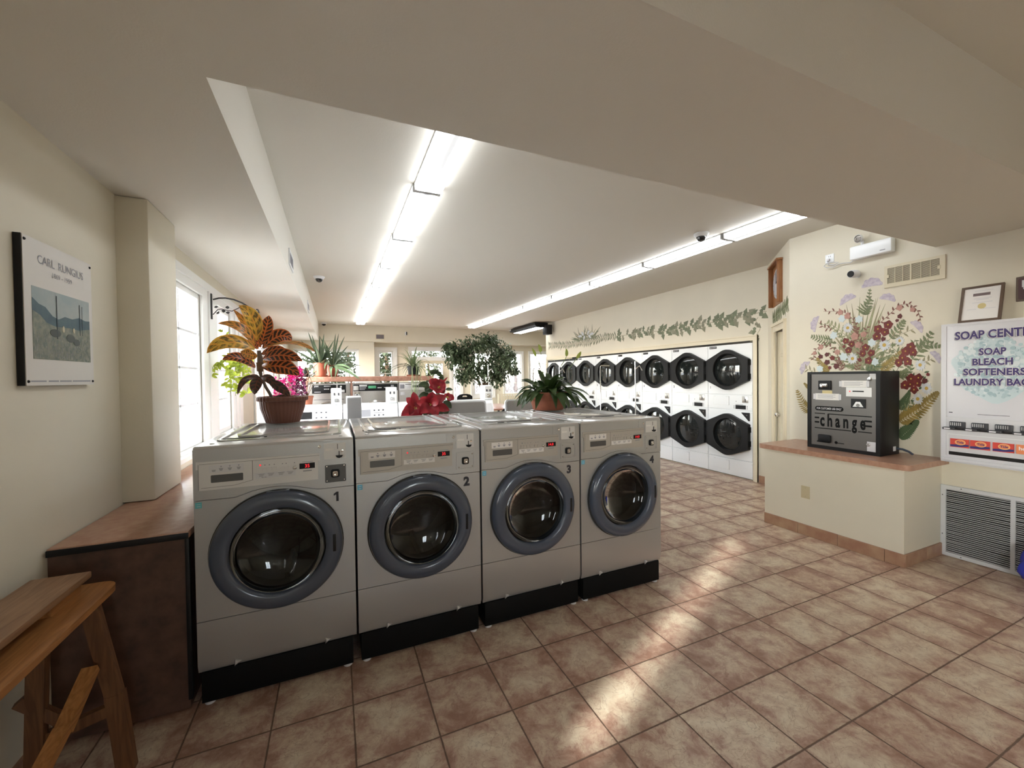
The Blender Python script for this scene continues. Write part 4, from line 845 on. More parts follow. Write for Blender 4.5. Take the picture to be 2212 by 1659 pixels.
def line(pts, w):
    P = [Vector(p) for p in pts]; L = []; R_ = []
    for i, p in enumerate(P):
        d = P[min(i+1, len(P)-1)]-P[max(0, i-1)]; n = Vector((-d.y, d.x)).normalized()*(w/2); L.append(tuple(p+n)); R_.append(tuple(p-n))
    return L + R_[::-1]
def curve(pts, n=14):
    """smooth polyline through the given zoomed pixels"""
    P = [Vector(p) for p in pts]; o = []
    for i in range(len(P)-1):
        a, b_, c, d = P[max(0, i-1)], P[i], P[i+1], P[min(len(P)-1, i+2)]
        for k in range(n):
            u = k/n; o.append(.5*((2*b_)+(c-a)*u+(2*a-5*b_+4*c-d)*u*u+(3*b_-a-3*c+d)*u**3))
    return o + [P[-1]]
def frond(pts, leaflen, lw, mlist, name='fern_frond', lay=1, step=3, taper=True, dens=14):
    c = curve(pts, dens); polys = [(line([MP(*p) for p in c], .004), lay)]
    for i in range(1, len(c)-1, step):
        t_ = (c[min(i+1, len(c)-1)]-c[i-1]).normalized(); f = i/len(c); ll = leaflen*((1-f)**.6 if taper else 1)*(.6+.4*min(1, f*6))
        for sgn in (-1, 1):
            n = Vector((-t_.y, t_.x))*sgn; tip = c[i]+(n*.85+t_*.55)*ll
            polys.append((lp(MP(*c[i]), MP(*tip), lw), lay))
    mural_part(name, mlist, t, polys, fw)
def blades(base, tips, w, m, lay=0): mural_part('grass_blade', m, t, [(lp(MP(*base), MP(*q), w, 8), lay) for q in tips], fw)
def sprig(pts, m, leaf=26, lay=2, step=3, lw=.012):
    c = curve(pts, 12); polys = [(line([MP(*p) for p in c], .0025), lay)]
    for i in range(0, len(c)-1, step):
        t_ = (c[i+1]-c[i]).normalized(); sgn = 1 if (i//step) % 2 else -1
        n = Vector((-t_.y, t_.x))*sgn; polys.append((lp(MP(*c[i]), MP(*(c[i]+(n+t_*.6)*leaf)), lw), lay))
    mural_part('leafy_sprig', m, t, polys, fw)
def petals(x, y, r, n, m, mcen, name, lay=4, wf=.9, cen=.28):
    s = MS(x, y); h = abs(MP(x+10, y)[0]-MP(x, y)[0])/10; cx, cz = MP(x, y); a0 = rng.uniform(0, 6.28); polys = []
    for k in range(n):
        a = a0+2*math.pi*k/n; q = rng.uniform(.88, 1.08)
        polys.append((lp((cx, cz), (cx+math.cos(a)*r*h*q, cz+math.sin(a)*r*s*q), r*(h+s)/2*wf, 7), lay))
    p = mural_part(name, m, t, polys, fw)
    if mcen: b = B().prism([(cx+math.cos(a*.5236)*r*h*cen, cz+math.sin(a*.5236)*r*s*cen) for a in range(12)], .0002, .0018+.0005*(lay+1), fw); b.build('flower_centre', mcen, p)
    return p
def umbel(x, y, wd, rot):
    s = MS(x, y); h = abs(MP(x+10, y)[0]-MP(x, y)[0])/10; cx, cz = MP(x, y); rot = math.radians(rot); pts = []
    for k in range(25):
        a = math.pi*k/24; q = 1+.05*math.sin(9*a)+rng.uniform(-.03, .03); pts.append((wd*.5*math.cos(a)*q, wd*.42*math.sin(a)*q))
    for k in range(1, 8): u = k/8; pts.append((-wd*.5+wd*u, -wd*.02+wd*.04*math.sin(math.pi*u)))
    R_ = lambda p: (cx+(p[0]*math.cos(rot)-p[1]*math.sin(rot))*-s*-1, cz+(p[0]*math.sin(rot)+p[1]*math.cos(rot))*s)
    # screen right is -Y on this wall
    R2 = lambda p: (cx-(p[0]*math.cos(rot)-p[1]*math.sin(rot))*h, cz+(p[0]*math.sin(rot)+p[1]*math.cos(rot))*s)
    mural_part('lavender_umbel', MC['lav'], t, [([R2(p) for p in pts], 1)], fw)
umbel(800, 170, 195, 0); umbel(578, 310, 160, 22); umbel(945, 300, 155, -18); umbel(285, 525, 150, 75); umbel(1215, 560, 150, -45); umbel(180, 940, 135, 55); umbel(1390, 845, 140, -50)
blades((690, 960), [(640, 430), (780, 480), (840, 280), (880, 340), (560, 340), (610, 330), (720, 420), (900, 430), (470, 700), (420, 600), (540, 560), (760, 540), (960, 560), (660, 520), (820, 520)], .022, MC['olive'])
blades((650, 960), [(600, 450), (700, 440), (810, 390), (690, 270), (860, 270), (500, 600), (930, 330), (1000, 640), (780, 360)], .018, MC['fernl'])
blades((740, 960), [(520, 760), (560, 880), (1000, 800), (980, 900), (900, 860), (1100, 1000), (480, 900), (620, 900), (820, 800)], .030, MC['fern'])
frond([(745, 440), (765, 330), (785, 190)], 62, .013, MC['fern']); frond([(735, 440), (740, 380), (800, 290)], 105, .014, MC['fern'], step=4); frond([(430, 690), (330, 670), (225, 640)], 75, .014, MC['fern'], step=3); frond([(590, 660), (480, 570), (380, 500)], 90, .016, MC['fernl'], step=4)
frond([(540, 680), (430, 560), (310, 520)], 40, .010, MC['fern'], step=4); frond([(1180, 860), (1290, 720), (1370, 600)], 110, .018, MC['fern'], step=4); frond([(980, 660), (1060, 560), (1110, 490)], 75, .018, MC['fern'], step=4); frond([(1240, 780), (1330, 720), (1450, 735)], 80, .016, MC['fern'], step=4)
frond([(890, 970), (980, 890), (1080, 780)], 75, .014, MC['gold'], step=2); frond([(1060, 1450), (1250, 1330), (1425, 1170)], 125, .020, MC['gold'], step=2, dens=18); frond([(240, 1340), (160, 1290), (95, 1150)], 78, .014, MC['gold'], step=2); frond([(400, 970), (340, 930), (285, 845)], 60, .013, MC['gold'], step=2); frond([(220, 1130), (190, 1110), (160, 1080)], 30, .010, MC['gold'], step=3)
frond([(1060, 1600), (1150, 1520), (1235, 1440)], 95, .026, MC['dark'], step=2); frond([(1060, 1330), (1110, 1260), (1155, 1170)], 75, .016, MC['dark'], step=2); frond([(1050, 1000), (1120, 990), (1180, 900)], 70, .020, MC['fern'], step=4)
sprig([(620, 700), (660, 600), (640, 510), (570, 430), (480, 405), (345, 405)], MC['brown'], 30); sprig([(870, 520), (960, 440), (1050, 360), (1150, 335), (1230, 400), (1262, 490)], MC['brown'], 32); sprig([(540, 940), (490, 840), (430, 750), (340, 720), (265, 780), (250, 865)], MC['brown'], 28); sprig([(700, 760), (730, 640), (760, 540)], MC['brown'], 30)
sprig([(660, 960), (680, 860), (690, 700), (650, 620), (655, 560)], MC['brown'], 36, step=2); sprig([(520, 960), (500, 900), (480, 860)], MC['brown'], 32, step=2); sprig([(960, 1080), (1090, 880), (1170, 760), (1210, 670)], MC['fern'], 40); sprig([(1000, 650), (1100, 610), (1190, 570)], MC['olive'], 50, step=4); sprig([(1240, 900), (1310, 880), (1370, 850)], MC['olive'], 48, step=4); sprig([(280, 980), (220, 960), (170, 940)], MC['olive'], 40, step=4); sprig([(420, 560), (360, 560), (300, 510)], MC['brown'], 34, step=4)
sprig([(1100, 900), (1040, 790), (980, 740)], MC['fern'], 50, step=4); sprig([(1080, 1340), (1140, 1290), (1180, 1260)], MC['fern'], 40, step=4); sprig([(860, 960), (900, 830), (1000, 700)], MC['fern'], 42, step=3); sprig([(760, 960), (830, 940), (860, 880)], MC['dark'], 40, step=3)
for x, y, r in ((520, 475, 38), (680, 482, 40), (440, 632, 40), (535, 832, 45), (800, 700, 45), (832, 882, 40), (310, 945, 36)): petals(x, y, r, 6, MC['pale'], None, 'pale_blossom', 3, .8)
for x, y, r in ((1062, 370, 32), (1185, 388, 28), (505, 415, 30), (570, 448, 34), (322, 742, 28), (475, 788, 30), (640, 640, 40), (725, 622, 34), (672, 722, 36), (260, 800, 20)): petals(x, y, r, 5, MC['pink'], None, 'pink_blossom', 4, 1.0)
for x, y, r in ((575, 560, 52), (620, 850, 56), (920, 722, 62), (1065, 682, 48), (1258, 910, 58), (1318, 1130, 60), (1235, 1230, 60)): petals(x, y, r, 13, MC['daisy'], MC['yel'], 'daisy', 5, .42)
for x, y, r in ((955, 530, 48), (860, 570, 46), (925, 600, 45), (850, 640, 44), (910, 666, 24), (1065, 452, 26), (1040, 490, 18), (555, 685, 32), (612, 712, 36), (582, 772, 36), (540, 735, 16), (742, 745, 40), (797, 796, 38), (716, 802, 36), (770, 870, 38), (685, 862, 20), (318, 832, 24), (378, 812, 24), (430, 845, 26), (380, 885, 28), (465, 922, 30), (405, 935, 18), (1168, 738, 46), (1120, 780, 46), (1192, 792, 42), (1090, 842, 42), (1055, 887, 44), (1140, 877, 44), (1172, 1040, 50), (1242, 1030, 42), (1112, 1100, 48), (1165, 1092, 40), (1232, 1082, 44), (1200, 1142, 42), (1300, 1060, 30), (1330, 1000, 18)):
    petals(x, y, r, 5, MC['red'] if r > 30 or rng.random() < .6 else MC['redd'], MC['yel'] if r > 30 else None, 'red_flower', 6, 1.05, .17)
# loose leaves filling the bouquet
rng = random.Random(77)
for nm, m, n_ in (('filler_leaf', MC['fern'], 110), ('filler_leaf', MC['olive'], 70), ('filler_leaf', MC['fernl'], 60)):
    polys = []
    for q in range(n_):
        a = rng.uniform(.15, 2.99); rr = rng.uniform(60, 470)*math.sqrt(rng.random()*.8+.2); x, y = 730+rr*1.15*math.cos(a), 965-rr*.95*math.sin(a); l_ = rng.uniform(28, 62); a2 = a+rng.uniform(-.8, .8)
        polys.append((lp(MP(x, y), MP(x+l_*math.cos(a2), y-l_*math.sin(a2)), .016), 0))
    mural_part(nm, m, t, polys, fw)
polys = []
for q in range(46):
    x, y = rng.uniform(1075, 1300), rng.uniform(960, 1420); a2 = rng.uniform(-.3, 1.5); l_ = rng.uniform(30, 70); polys.append((lp(MP(x, y), MP(x+l_*math.cos(a2), y-l_*math.sin(a2)), .016), 0))
mural_part('filler_leaf', MC['dark'], t, polys, fw)
# ivy garland over the dryers, running on over the angled door
t = thing('ivy_mural', 'painted green ivy garland running along the wall above the dryers', 'mural', (XD, 0, 0))
rng = random.Random(21)
def zgar(y): return 2.325 + .022*math.sin(y*2.1) + .015*math.sin(y*5.3+1)
ys = [9.80-.06*i for i in range(103)]
b = B(); b.prism(line([(y, zgar(y)) for y in ys], .008), .0002, .0012, fw); b.build('vine_stem', MC['olive'], t)
def ivyleaf(c, ang, L):
    pts = [(0, 0), (.16, .30), (.42, .16), (.46, .40), (.72, .22), (1, 0), (.72, -.22), (.46, -.40), (.42, -.16), (.16, -.30)]
    ca, sa = math.cos(ang), math.sin(ang); y_ = .72; return [(c[0]+(x*ca-y*y_*sa)*L, c[1]+(x*sa+y*y_*ca)*L) for x, y in pts]
pl = {0: [], 1: []}
for i, y in enumerate(ys[:-2]):
    near = y < 6.9; c = (y, zgar(y))
    if near:
        if i % 2 and rng.random() < .45: continue
        for sgn in (-1, 1):
            if rng.random() < .95: pl[rng.randrange(2)].append((ivyleaf((c[0]+rng.uniform(-.03, .03), c[1]), math.pi + sgn*rng.uniform(.45, 1.45), rng.uniform(.11, .17)), 1+rng.randrange(3)))
    else:
        for sgn in (-1, 1):
            ang = math.pi/2*sgn-.5*sgn+rng.uniform(-.3, .3); L = rng.uniform(.08, .14); pl[rng.randrange(2)].append((lp(c, (c[0]+math.cos(ang)*L, c[1]+math.sin(ang)*L), .030), 1+rng.randrange(3)))
for q in range(46):
    a = rng.uniform(.15, 2.95); L = rng.uniform(.16, .36); c = (8.02+rng.uniform(-.3, .3), 2.36); pl[q % 2].append((lp(c, (c[0]+math.cos(a)*L*1.5, c[1]+math.sin(a)*L), .024), 2))
for k in range(6):
    c = (3.83+.02*math.sin(k), 2.28-.055*k); pl[k % 2].append((ivyleaf(c, -1.3+rng.uniform(-1.2, 1.2), .12), 2))
mural_part('foliage', mat('paint_ivy', (.19, .215, .13), .6, noise=.35, nscale=12), t, pl[0], fw); mural_part('foliage', mat('paint_ivy_grey', (.27, .265, .18), .6, noise=.3, nscale=12), t, pl[1], fw)
mural_part('white_blossom', MC['daisy'], t, [(lp((8.02+.16*math.cos(a), 2.47), (8.02+.34*math.cos(a), 2.47+.12*math.sin(a)), .06), 5) for a in (0, 1, 2, 3, 4, 5)], fw)
b = B(); b.prism(line([(3.80+.03*math.sin(k*.9), 2.30-.03*k) for k in range(12)], .006), .0002, .001, fw); b.build('vine_stem', MC['olive'], t)
t2 = thing('fern_mural', 'painted grey green fern strip above the door in the angled wall', 'mural', JA, JRZ)
polys = [(line([(.28+.06*i, 2.215+.005*i) for i in range(14)], .008), 0)]
for i in range(34):
    s_ = .29+.0235*i
    for sgn in (-1, 1): polys.append((lp((s_, 2.215+.002*i), (s_+.03+rng.uniform(-.03, .05), min(2.215+.002*i+sgn*rng.uniform(.06, .11), 2.345 if s_ < .84 else 9)), .018), 1+i % 3))
mural_part('fern_frond', MC['fern'], t2, polys, lambda a, z, d: (a, -d, z))

# ---------------------------------------------------------------- plants on the grey washers
TOP = 1.2066
LM = dict(c1=leaf_mat('croton_orange', (.060, .042, .012), (.56, .18, .035), (.62, .30, .04), 7., .32, .75, .18), c2=leaf_mat('croton_dark', (.030, .016, .010), (.50, .13, .035), None, 8., .32, 0, .15), c3=leaf_mat('croton_yellow', (.12, .075, .012), (.62, .28, .04), (.68, .42, .06), 6., .34, .8, .2), c4=leaf_mat('croton_small', (.026, .022, .016), (.11, .035, .022), None, 5., .3, 0, .1),
          lily=plain_leaf('lily_leaf', (.028, .052, .016), (.05, .085, .025), .28, .12), red=plain_leaf('poinsettia_red', (.36, .006, .016), (.20, .002, .010), .45, .12, 20), green=plain_leaf('dark_leaf', (.035, .055, .025), (.06, .09, .04), .4, .15), aloe=plain_leaf('aloe_leaf', (.075, .11, .065), (.13, .18, .11), .4, .05), sunaloe=plain_leaf('aloe_sunlit', (.30, .42, .24), (.20, .32, .17), .4, .05),  # the paler aloe colour imitates sunlight on the leaves
          ficus=plain_leaf('ficus_leaf', (.055, .090, .042), (.12, .165, .09), .35, .2, 3), ficusl=plain_leaf('ficus_leaf_pale', (.26, .31, .21), (.12, .17, .09), .35, .2, 3), lime=plain_leaf('lime_leaf', (.50, .56, .08), (.36, .45, .06), .4, .5), pink=plain_leaf('pink_bract', (.62, .03, .22), (.42, .012, .13), .5, .35, 30), plum=plain_leaf('plum_bract', (.11, .008, .055), (.06, .006, .03), .5, .2, 30), spider=plain_leaf('spider_leaf', (.12, .17, .07), (.24, .30, .16), .4, .2), spathe=plain_leaf('lily_spathe', (.36, .42, .09), (.25, .33, .06), .4, .3))
# croton
CY = 3.22
t = thing('potted_croton', 'croton plant with big orange and brown leaves in a brown ribbed planter on washer one', 'potted plant', (0, 0, 0))
pc = at(612, 914, Y=CY); pc.z = TOP + .0095
b = B().lathe([(.100, 0), (.104, .004), (.135, .10), (.140, .148), (.152, .150), (.156, .156), (.156, .176), (.150, .180), (.140, .178), (.136, .150), (.02, .148)], pc, (0, 0, 1), 192, sx=1., rib=.016, ribs=36); pot = b.build('planter', K['terra_dark'], t)
b = B().lathe([(.139, .150), (.05, .165), (0, .168)], pc, (0, 0, 1), 24, cap=False); b.build('soil', K['soil'], t)
ZS_ = lambda x, y, dy=0.: at(400+x/5.53, 620+y/5.53, Y=CY+dy)
b = B().tube([ZS_(1050, 1350), ZS_(1010, 1270), ZS_(960, 1190), ZS_(905, 1060), ZS_(890, 960), ZS_(895, 860), ZS_(880, 760)], [.011, .010, .010, .010, .016, .018, .012], 10); b.build('stem', K['grey_stem'], t)
b = B().tube([ZS_(895, 1010), ZS_(893, 900)], [.020, .024], 10); b.build('leaf_scar', K['bark'], t)
CROT = [ # base, tip, width px, material, depth base, depth tip, bend px (x,y), normal
 ((850, 640), (640, 220), 175, 'c3', 0, -.05, (70, -70), (.3, -1, .3)), ((820, 660), (575, 268), 95, 'c1', .05, .10, (60, 10), (.2, -1, .3)), ((900, 690), (1000, 340), 165, 'c2', .03, .05, (20, -20), (-.2, -1, .2)), ((830, 690), (385, 435), 140, 'c1', -.04, -.12, (60, -90), (.2, -.8, .7)),
 ((830, 740), (258, 790), 200, 'c3', -.06, -.22, (-20, -130), (.1, -.9, .6)), ((930, 730), (1275, 640), 190, 'c2', .02, .0, (30, -120), (-.3, -1, .4)), ((900, 740), (1560, 780), 105, 'c1', -.05, -.24, (60, -110), (0, -.55, 1)), ((910, 800), (1225, 800), 130, 'c2', .0, -.05, (30, -50), (-.1, -1, .5)),
 ((930, 860), (1405, 890), 170, 'c2', -.06, -.18, (-10, -75), (-.1, -1, .45)), ((930, 960), (1365, 1060), 190, 'c2', -.03, -.14, (30, -70), (-.15, -1, .25)), ((840, 960), (440, 870), 145, 'c2', -.05, -.20, (10, -80), (.15, -.9, .6)), ((860, 820), (660, 770), 120, 'c1', -.08, -.20, (-20, 10), (.2, -1, .2)),
 ((870, 740), (700, 640), 110, 'c2', .10, .22, (0, -20), (.1, -1, .5)), ((910, 900), (1290, 980), 120, 'c1', .08, .25, (0, -20), (.1, -1, .3)), ((900, 720), (800, 420), 90, 'c2', .12, .25, (-10, 0), (.1, -1, .2)), ((920, 930), (1030, 960), 60, 'c1', -.06, -.12, (0, -10), (0, -1, .3)),
 ((880, 1080), (625, 1290), 66, 'c4', -.03, -.12, (-50, -90), (.3, -1, .3)), ((890, 1075), (830, 1285), 120, 'c4', -.05, -.10, (-20, -10), (0, -1, .1)), ((900, 1080), (1080, 1230), 95, 'c4', -.02, -.08, (30, -60), (-.2, -1, .4)), ((890, 1080), (700, 1130), 60, 'c4', .05, .15, (0, -40), (.2, -1, .4)), ((1000, 1130), (1260, 1320), 110, 'c4', -.02, -.12, (10, -30), (-.3, -1, .3)), ((1060, 1340), (1230, 1330), 60, 'c4', -.03, -.06, (0, -30), (0, -1, .6))]
for q, ((bx_, by), (tx, ty), wpx, mk, d0_, d1_, (kx, ky), nr) in enumerate(CROT):
    p0, p1 = ZS_(bx_, by, d0_), ZS_(tx, ty, d1_); pm = ZS_((bx_+tx)/2+kx, (by+ty)/2+ky, (d0_+d1_)/2-.02); s_ = (ZS_(900, 900)-ZS_(1000, 900)).length/100
    b = B(); b.leaf(p0, p1, wpx*s_*1.2, nr, (pm-(p0+p1)/2)*1.6, .18, 0, 12, .85, 0, 0, .15); b.build('croton_leaf', LM[mk], t)
# peace lily in a clay pot
LY = 3.20
pc = at(1184, 888, Y=LY); pc.z = TOP+.0095
t = thing('potted_peace_lily', 'peace lily with dark green leaves in a clay pot on washer four', 'potted plant', (0, 0, 0))
b = B().lathe([(.132, 0), (.136, .004), (.156, .085), (.160, .088), (.174, .150), (.174, .156), (.164, .158), (.158, .12), (.02, .118)], pc, (0, 0, 1), 48); b.build('pot', K['terracotta'], t)
b = B().lathe([(.160, .118), (.05, .132), (0, .135)], pc, (0, 0, 1), 24, cap=False); b.build('soil', K['soil'], t)
rng = random.Random(31)
for q in range(74):
    a = rng.uniform(0, 6.283); o_ = rng.random()**.7; L = rng.uniform(.18, .33); el = 1.15-1.0*o_+rng.uniform(-.12, .12)
    base = pc + Vector((math.cos(a)*.09*o_, math.sin(a)*.09*o_, .13)); d = Vector((math.cos(a)*math.cos(el), math.sin(a)*math.cos(el), math.sin(el)))
    mid = base + d*L*.55; drop = .05+.15*o_*rng.random(); tip = base + d*L + Vector((0, 0, -drop))
    tip.z = max(tip.z, TOP+.03); b = B(); b.tube([base, base.lerp(mid, .4)], .003, 5); 
    b = B(); b.leaf(base+d*L*.15, tip, rng.uniform(.05, .078), Vector((-d.x*.5, -d.y*.5-.25, 1)), Vector((0, 0, .05+drop*.4)), .22, 0, 8, .8, rng.uniform(-.4, .4), 0, .25); b.build('lily_leaf', LM['lily'], t)
    if q < 40: b = B(); b.tube([base-Vector((0, 0, .02)), base+d*L*.17], .0035, 5); b.build('leaf_stalk', K['stem'], t)
ZL = lambda x, y, dy=0.: at(1120+x/9.215, 720+y/9.215, Y=LY+dy)
for base, tip, sp, w_ in (((500, 800), (440, 380), ((440, 380), (395, 215)), .030), ((490, 800), (345, 460), ((345, 470), (262, 285)), .022), ((850, 640), (950, 470), ((950, 465), (948, 300)), .026), ((990, 720), (1150, 505), ((1150, 500), (1245, 360)), .026)):
    b = B(); b.tube([ZL(*base), ZL((base[0]+tip[0])/2+8, (base[1]+tip[1])/2), ZL(*tip)], .0028, 6); st = b.build('flower_stalk', K['stem'], t)
    b = B(); b.leaf(ZL(*sp[0]), ZL(*sp[1]), w_*1.25, (0, -1, .15), (.006, 0, 0), .35, 0, 8, .75); b.build('spathe', LM['spathe'], st)
# poinsettia standing behind the washers, its pot on the machine top behind
t = thing('potted_poinsettia', 'red poinsettia with dark leaves behind washers two and three', 'potted plant', (0, 0, 0))
PY = 3.97
ZP = lambda x, y, dy=0.: at(860+x/15.085, 800+y/15.085, Y=PY+dy)
pb = Vector((.665, PY, .9735))
b = B().lathe([(.06, 0), (.063, .003), (.082, .13), (.088, .13), (.088, .155), (.08, .155), (.07, .12), (.02, .12)], pb, (0, 0, 1), 32); b.build('pot', K['terracotta'], t)
b = B()
for hx, hy in ((1050, 1120), (560, 1200), (1330, 560), (1110, 480), (1600, 880)): b.tube([pb+Vector((0, 0, .12)), pb+Vector((0, 0, .2)).lerp(ZP(hx, hy, .05), .5), ZP(hx, hy, .02)], .004, 6)
b.build('stem', K['stem'], t)
rng = random.Random(41)
def flower(cx, cy, lst, dep=0.):
    c = ZP(cx, cy, dep)
    for tx, ty, wpx, dd in lst:
        b = B(); p1 = ZP(tx, ty, dep+dd); b.leaf(c, p1, wpx*.00033, (0.1, -1, .35), Vector((0, -.022, .014)), .2, 0, 8, .9, 0, 0, .3); b.build('red_bract', LM['red'], t)
    b = B()
    for k in range(6): b.lathe([(0, -.004), (.004, 0), (0, .004)], c+Vector((rng.uniform(-.012, .012), -.022, rng.uniform(-.012, .012))), (0, -1, 0), 8)
    b.build('flower_centre', mat('poinsettia_centre', (.45, .40, .06), .5) if 'poinsettia_centre' not in bpy.data.materials else bpy.data.materials['poinsettia_centre'], t)
flower(1040, 1120, [(1140, 700, 330, -.02), (700, 900, 260, .02), (1560, 830, 300, -.02), (1680, 1310, 300, .0), (1270, 1520, 330, -.06), (720, 1400, 320, -.05), (600, 1060, 280, .0), (1350, 960, 260, -.05), (960, 1450, 240, -.03)], -.03)
flower(560, 1220, [(500, 700, 240, .03), (265, 890, 250, .02), (180, 1290, 280, .02), (90, 1520, 300, .0), (430, 1540, 300, -.02), (760, 1500, 280, -.02), (800, 1000, 250, .02)], -.02)
flower(1320, 560, [(1000, 320, 330, .0), (1200, 270, 260, .03), (1480, 330, 300, .02), (1560, 520, 300, .0), (1500, 760, 260, -.02), (1250, 760, 280, -.03), (1010, 560, 280, -.02), (1620, 215, 60, .03)], .03)
flower(1600, 880, [(1830, 940, 220, -.02), (1700, 770, 160, .02), (1480, 800, 150, .02), (1720, 1000, 180, .0)], .03)
for (bx_, by, tx, ty, wpx) in ((1020, 480, 660, 480, 210), (1540, 400, 1680, 420, 110), (1540, 620, 1790, 640, 110), (1150, 590, 880, 720, 170), (1000, 760, 660, 870, 190), (1480, 1000, 1740, 1240, 230), (1450, 940, 1560, 860, 170), (1500, 1250, 1570, 1470, 230), (1240, 760, 1340, 870, 150), (1300, 1300, 1440, 1480, 200), (1100, 1300, 1040, 1480, 200), (850, 1350, 900, 1480, 200), (1000, 500, 870, 690, 140)):
    b = B(); b.leaf(ZP(bx_, by, .06), ZP(tx, ty, .03), wpx*.00033, (.1, -1, .4), (0, -.01, .008), .2, 0, 7, .85); b.build('green_leaf', LM['green'], t)
# ---------------------------------------------------------------- ceiling lights
def fixture():
    r = thing('ceiling_light', 'tmp', 'ceiling light', (0, 0, ZC), 0, 'fluorescent ceiling fixtures')
    L = 1.128
    b = B().box(-.105, .105, -L/2, L/2, -.012, 0).prism([(-.105, -.058), (.105, -.058), (.105, -.010), (-.105, -.010)], -L/2, -L/2+.012, XZ).prism([(-.105, -.058), (.105, -.058), (.105, -.010), (-.105, -.010)], L/2-.012, L/2, XZ); b.build('housing', K['white_matt'], r)
    b = B(); prof = [(-.103, -.012), (-.099, -.046), (-.085, -.060), (0, -.062), (.085, -.060), (.099, -.046), (.103, -.012)]
    b.prism(prof, -L/2+.013, L/2-.013, XZ); b.build('lens', K['lens'], r)
    return r
f0 = fixture(); ORD = ['at the beam', 'second from the beam', 'third from the beam', 'fourth from the beam', 'fourth from the far end', 'third from the far end', 'second from the far end', 'at the far end']
for row in range(2):
    for k in range(8):
        o = f0 if (row == 0 and k == 0) else dup(f0)
        if row == 0: y = 2.536+1.155*k; o.location = (.675-.0085*k, y, ZC)
        else: y = 1.87+.575+1.150*k; o.location = (3.845-.036*k, y, ZC); o.rotation_euler[2] = math.radians(1.64)
        o['label'] = 'lit fluorescent ceiling fixture %s, in the row %s' % (ORD[k], 'nearer the windows' if row == 0 else 'by the dryers')
# dark-framed light at the end of the dryer wall
t = thing('ceiling_light', 'black-framed fluorescent light hanging past the end of the dryer wall', 'ceiling light', (5.08, 10.5, 0))
b = B().prism([(-.20, 2.90), (-.13, 2.84), (.13, 2.84), (.20, 2.90), (.20, 2.96), (-.20, 2.96)], -.85, .75, XZ); b.build('housing', K['black'], t)
b = B().box(-.125, .125, -.80, .70, 2.828, 2.842); b.build('lens', K['lens'], t); b = B().box(-.02, .02, -.5, -.46, 2.955, ZC).box(-.02, .02, .4, .44, 2.955, ZC); b.build('hanger', K['black'], t)
t = thing('wall_speaker', 'black loudspeaker mounted on the end of the dryer wall', 'speaker', (5.30, 9.62, 2.64), 0)
b = B().box(-.13, .02, -.13, .13, 0, .26, 0, .012); b.build('cabinet', K['black'], t); b = B().box(-.136, -.128, -.118, .118, .012, .248, 0, .003); b.build('speaker_grille', K['black_matt'], t); b = B().box(.015, .092, -.03, .03, .09, .17); b.build('bracket', K['white_matt'], t)
# dome cameras
def dome(x, y, label):
    t = thing('dome_camera', label, 'security camera', (x, y, ZC), 0, 'dome cameras on the ceiling')
    b = B().lathe([(.075, 0), (.075, -.012), (.06, -.03), (.055, -.036)], (0, 0, 0), (0, 0, 1), 24); b.build('mount', K['white_matt'], t); b = B().lathe([(.048, -.034), (.046, -.05), (.034, -.072), (0, -.085)], (0, 0, 0), (0, 0, 1), 24, cap=False); b.build('dome', K['dome'], t)
dome(3.52, 3.10, 'dome camera on the ceiling beside the dryer row of lights'); dome(-.19, 6.42, 'dome camera on the ceiling beside the window-side soffit'); dome(-.25, 11.55, 'dome camera in the far corner above the aloe plants'); dome(5.05, 11.62, 'dome camera at the far bulkhead by the black-framed light')
t = thing('ceiling_sensor', 'small white sensor on the ceiling at the edge of the beam', 'sensor', (2.06, 1.745, ZS+.01))
t.location = (2.28, 1.98, ZC); b = B().lathe([(.05, 0), (.05, -.02), (.03, -.04), (0, -.045)], (0, 0, 0), (0, 0, 1), 20); b.build('sensor_cap', K['white_matt'], t)
# vents on soffit and bulkhead
def register(x, y, z, w_, h_, rz, label):
    t = thing('air_register', label, 'vent', (x, y, z), rz, 'small air registers')
    b = B().prism([(0, 0), (w_, 0), (w_, h_), (0, h_)], -.012, .002, XZ, 0, [[(.022, .022), (.022, h_-.022), (w_-.022, h_-.022), (w_-.022, .022)]]); b.build('frame', K['vent_cream'] if rz == 0 else K['white_matt'], t)
    b = B().box(.02, w_-.02, -.001, .003, .02, h_-.02); b.build('backing', K['card'], t); b = B()
    for q in range(7): zz = .026+(h_-.06)*q/6; b.box(.022, w_-.022, -.009, -.003, zz, zz+.005)
    b.build('louvre', K['ink_soft'], t)
register(-.385, 4.34, 2.60, .36, .15, 90, 'air register in the soffit face nearest the beam'); register(-.385, 7.05, 2.60, .40, .15, 90, 'air register in the soffit face further along toward the far wall')
register(1.03, YE, 2.60, .25, .16, 0, 'air register in the far bulkhead beside the row of lights'); register(4.18, YE, 2.56, .22, .19, 0, 'grey air register in the far bulkhead above the ficus')
t = thing('wall_camera', 'tiny black and white camera on the far bulkhead', 'security camera', (1.86, YE, 2.79))
b = B().box(-.03, .03, -.05, 0, -.05, .05, 0, .01); b.build('body', K['white_matt'], t); b = B().box(0.0, .028, -.06, -.048, -.045, .045, 0, .005); b.build('lens', K['black'], t)

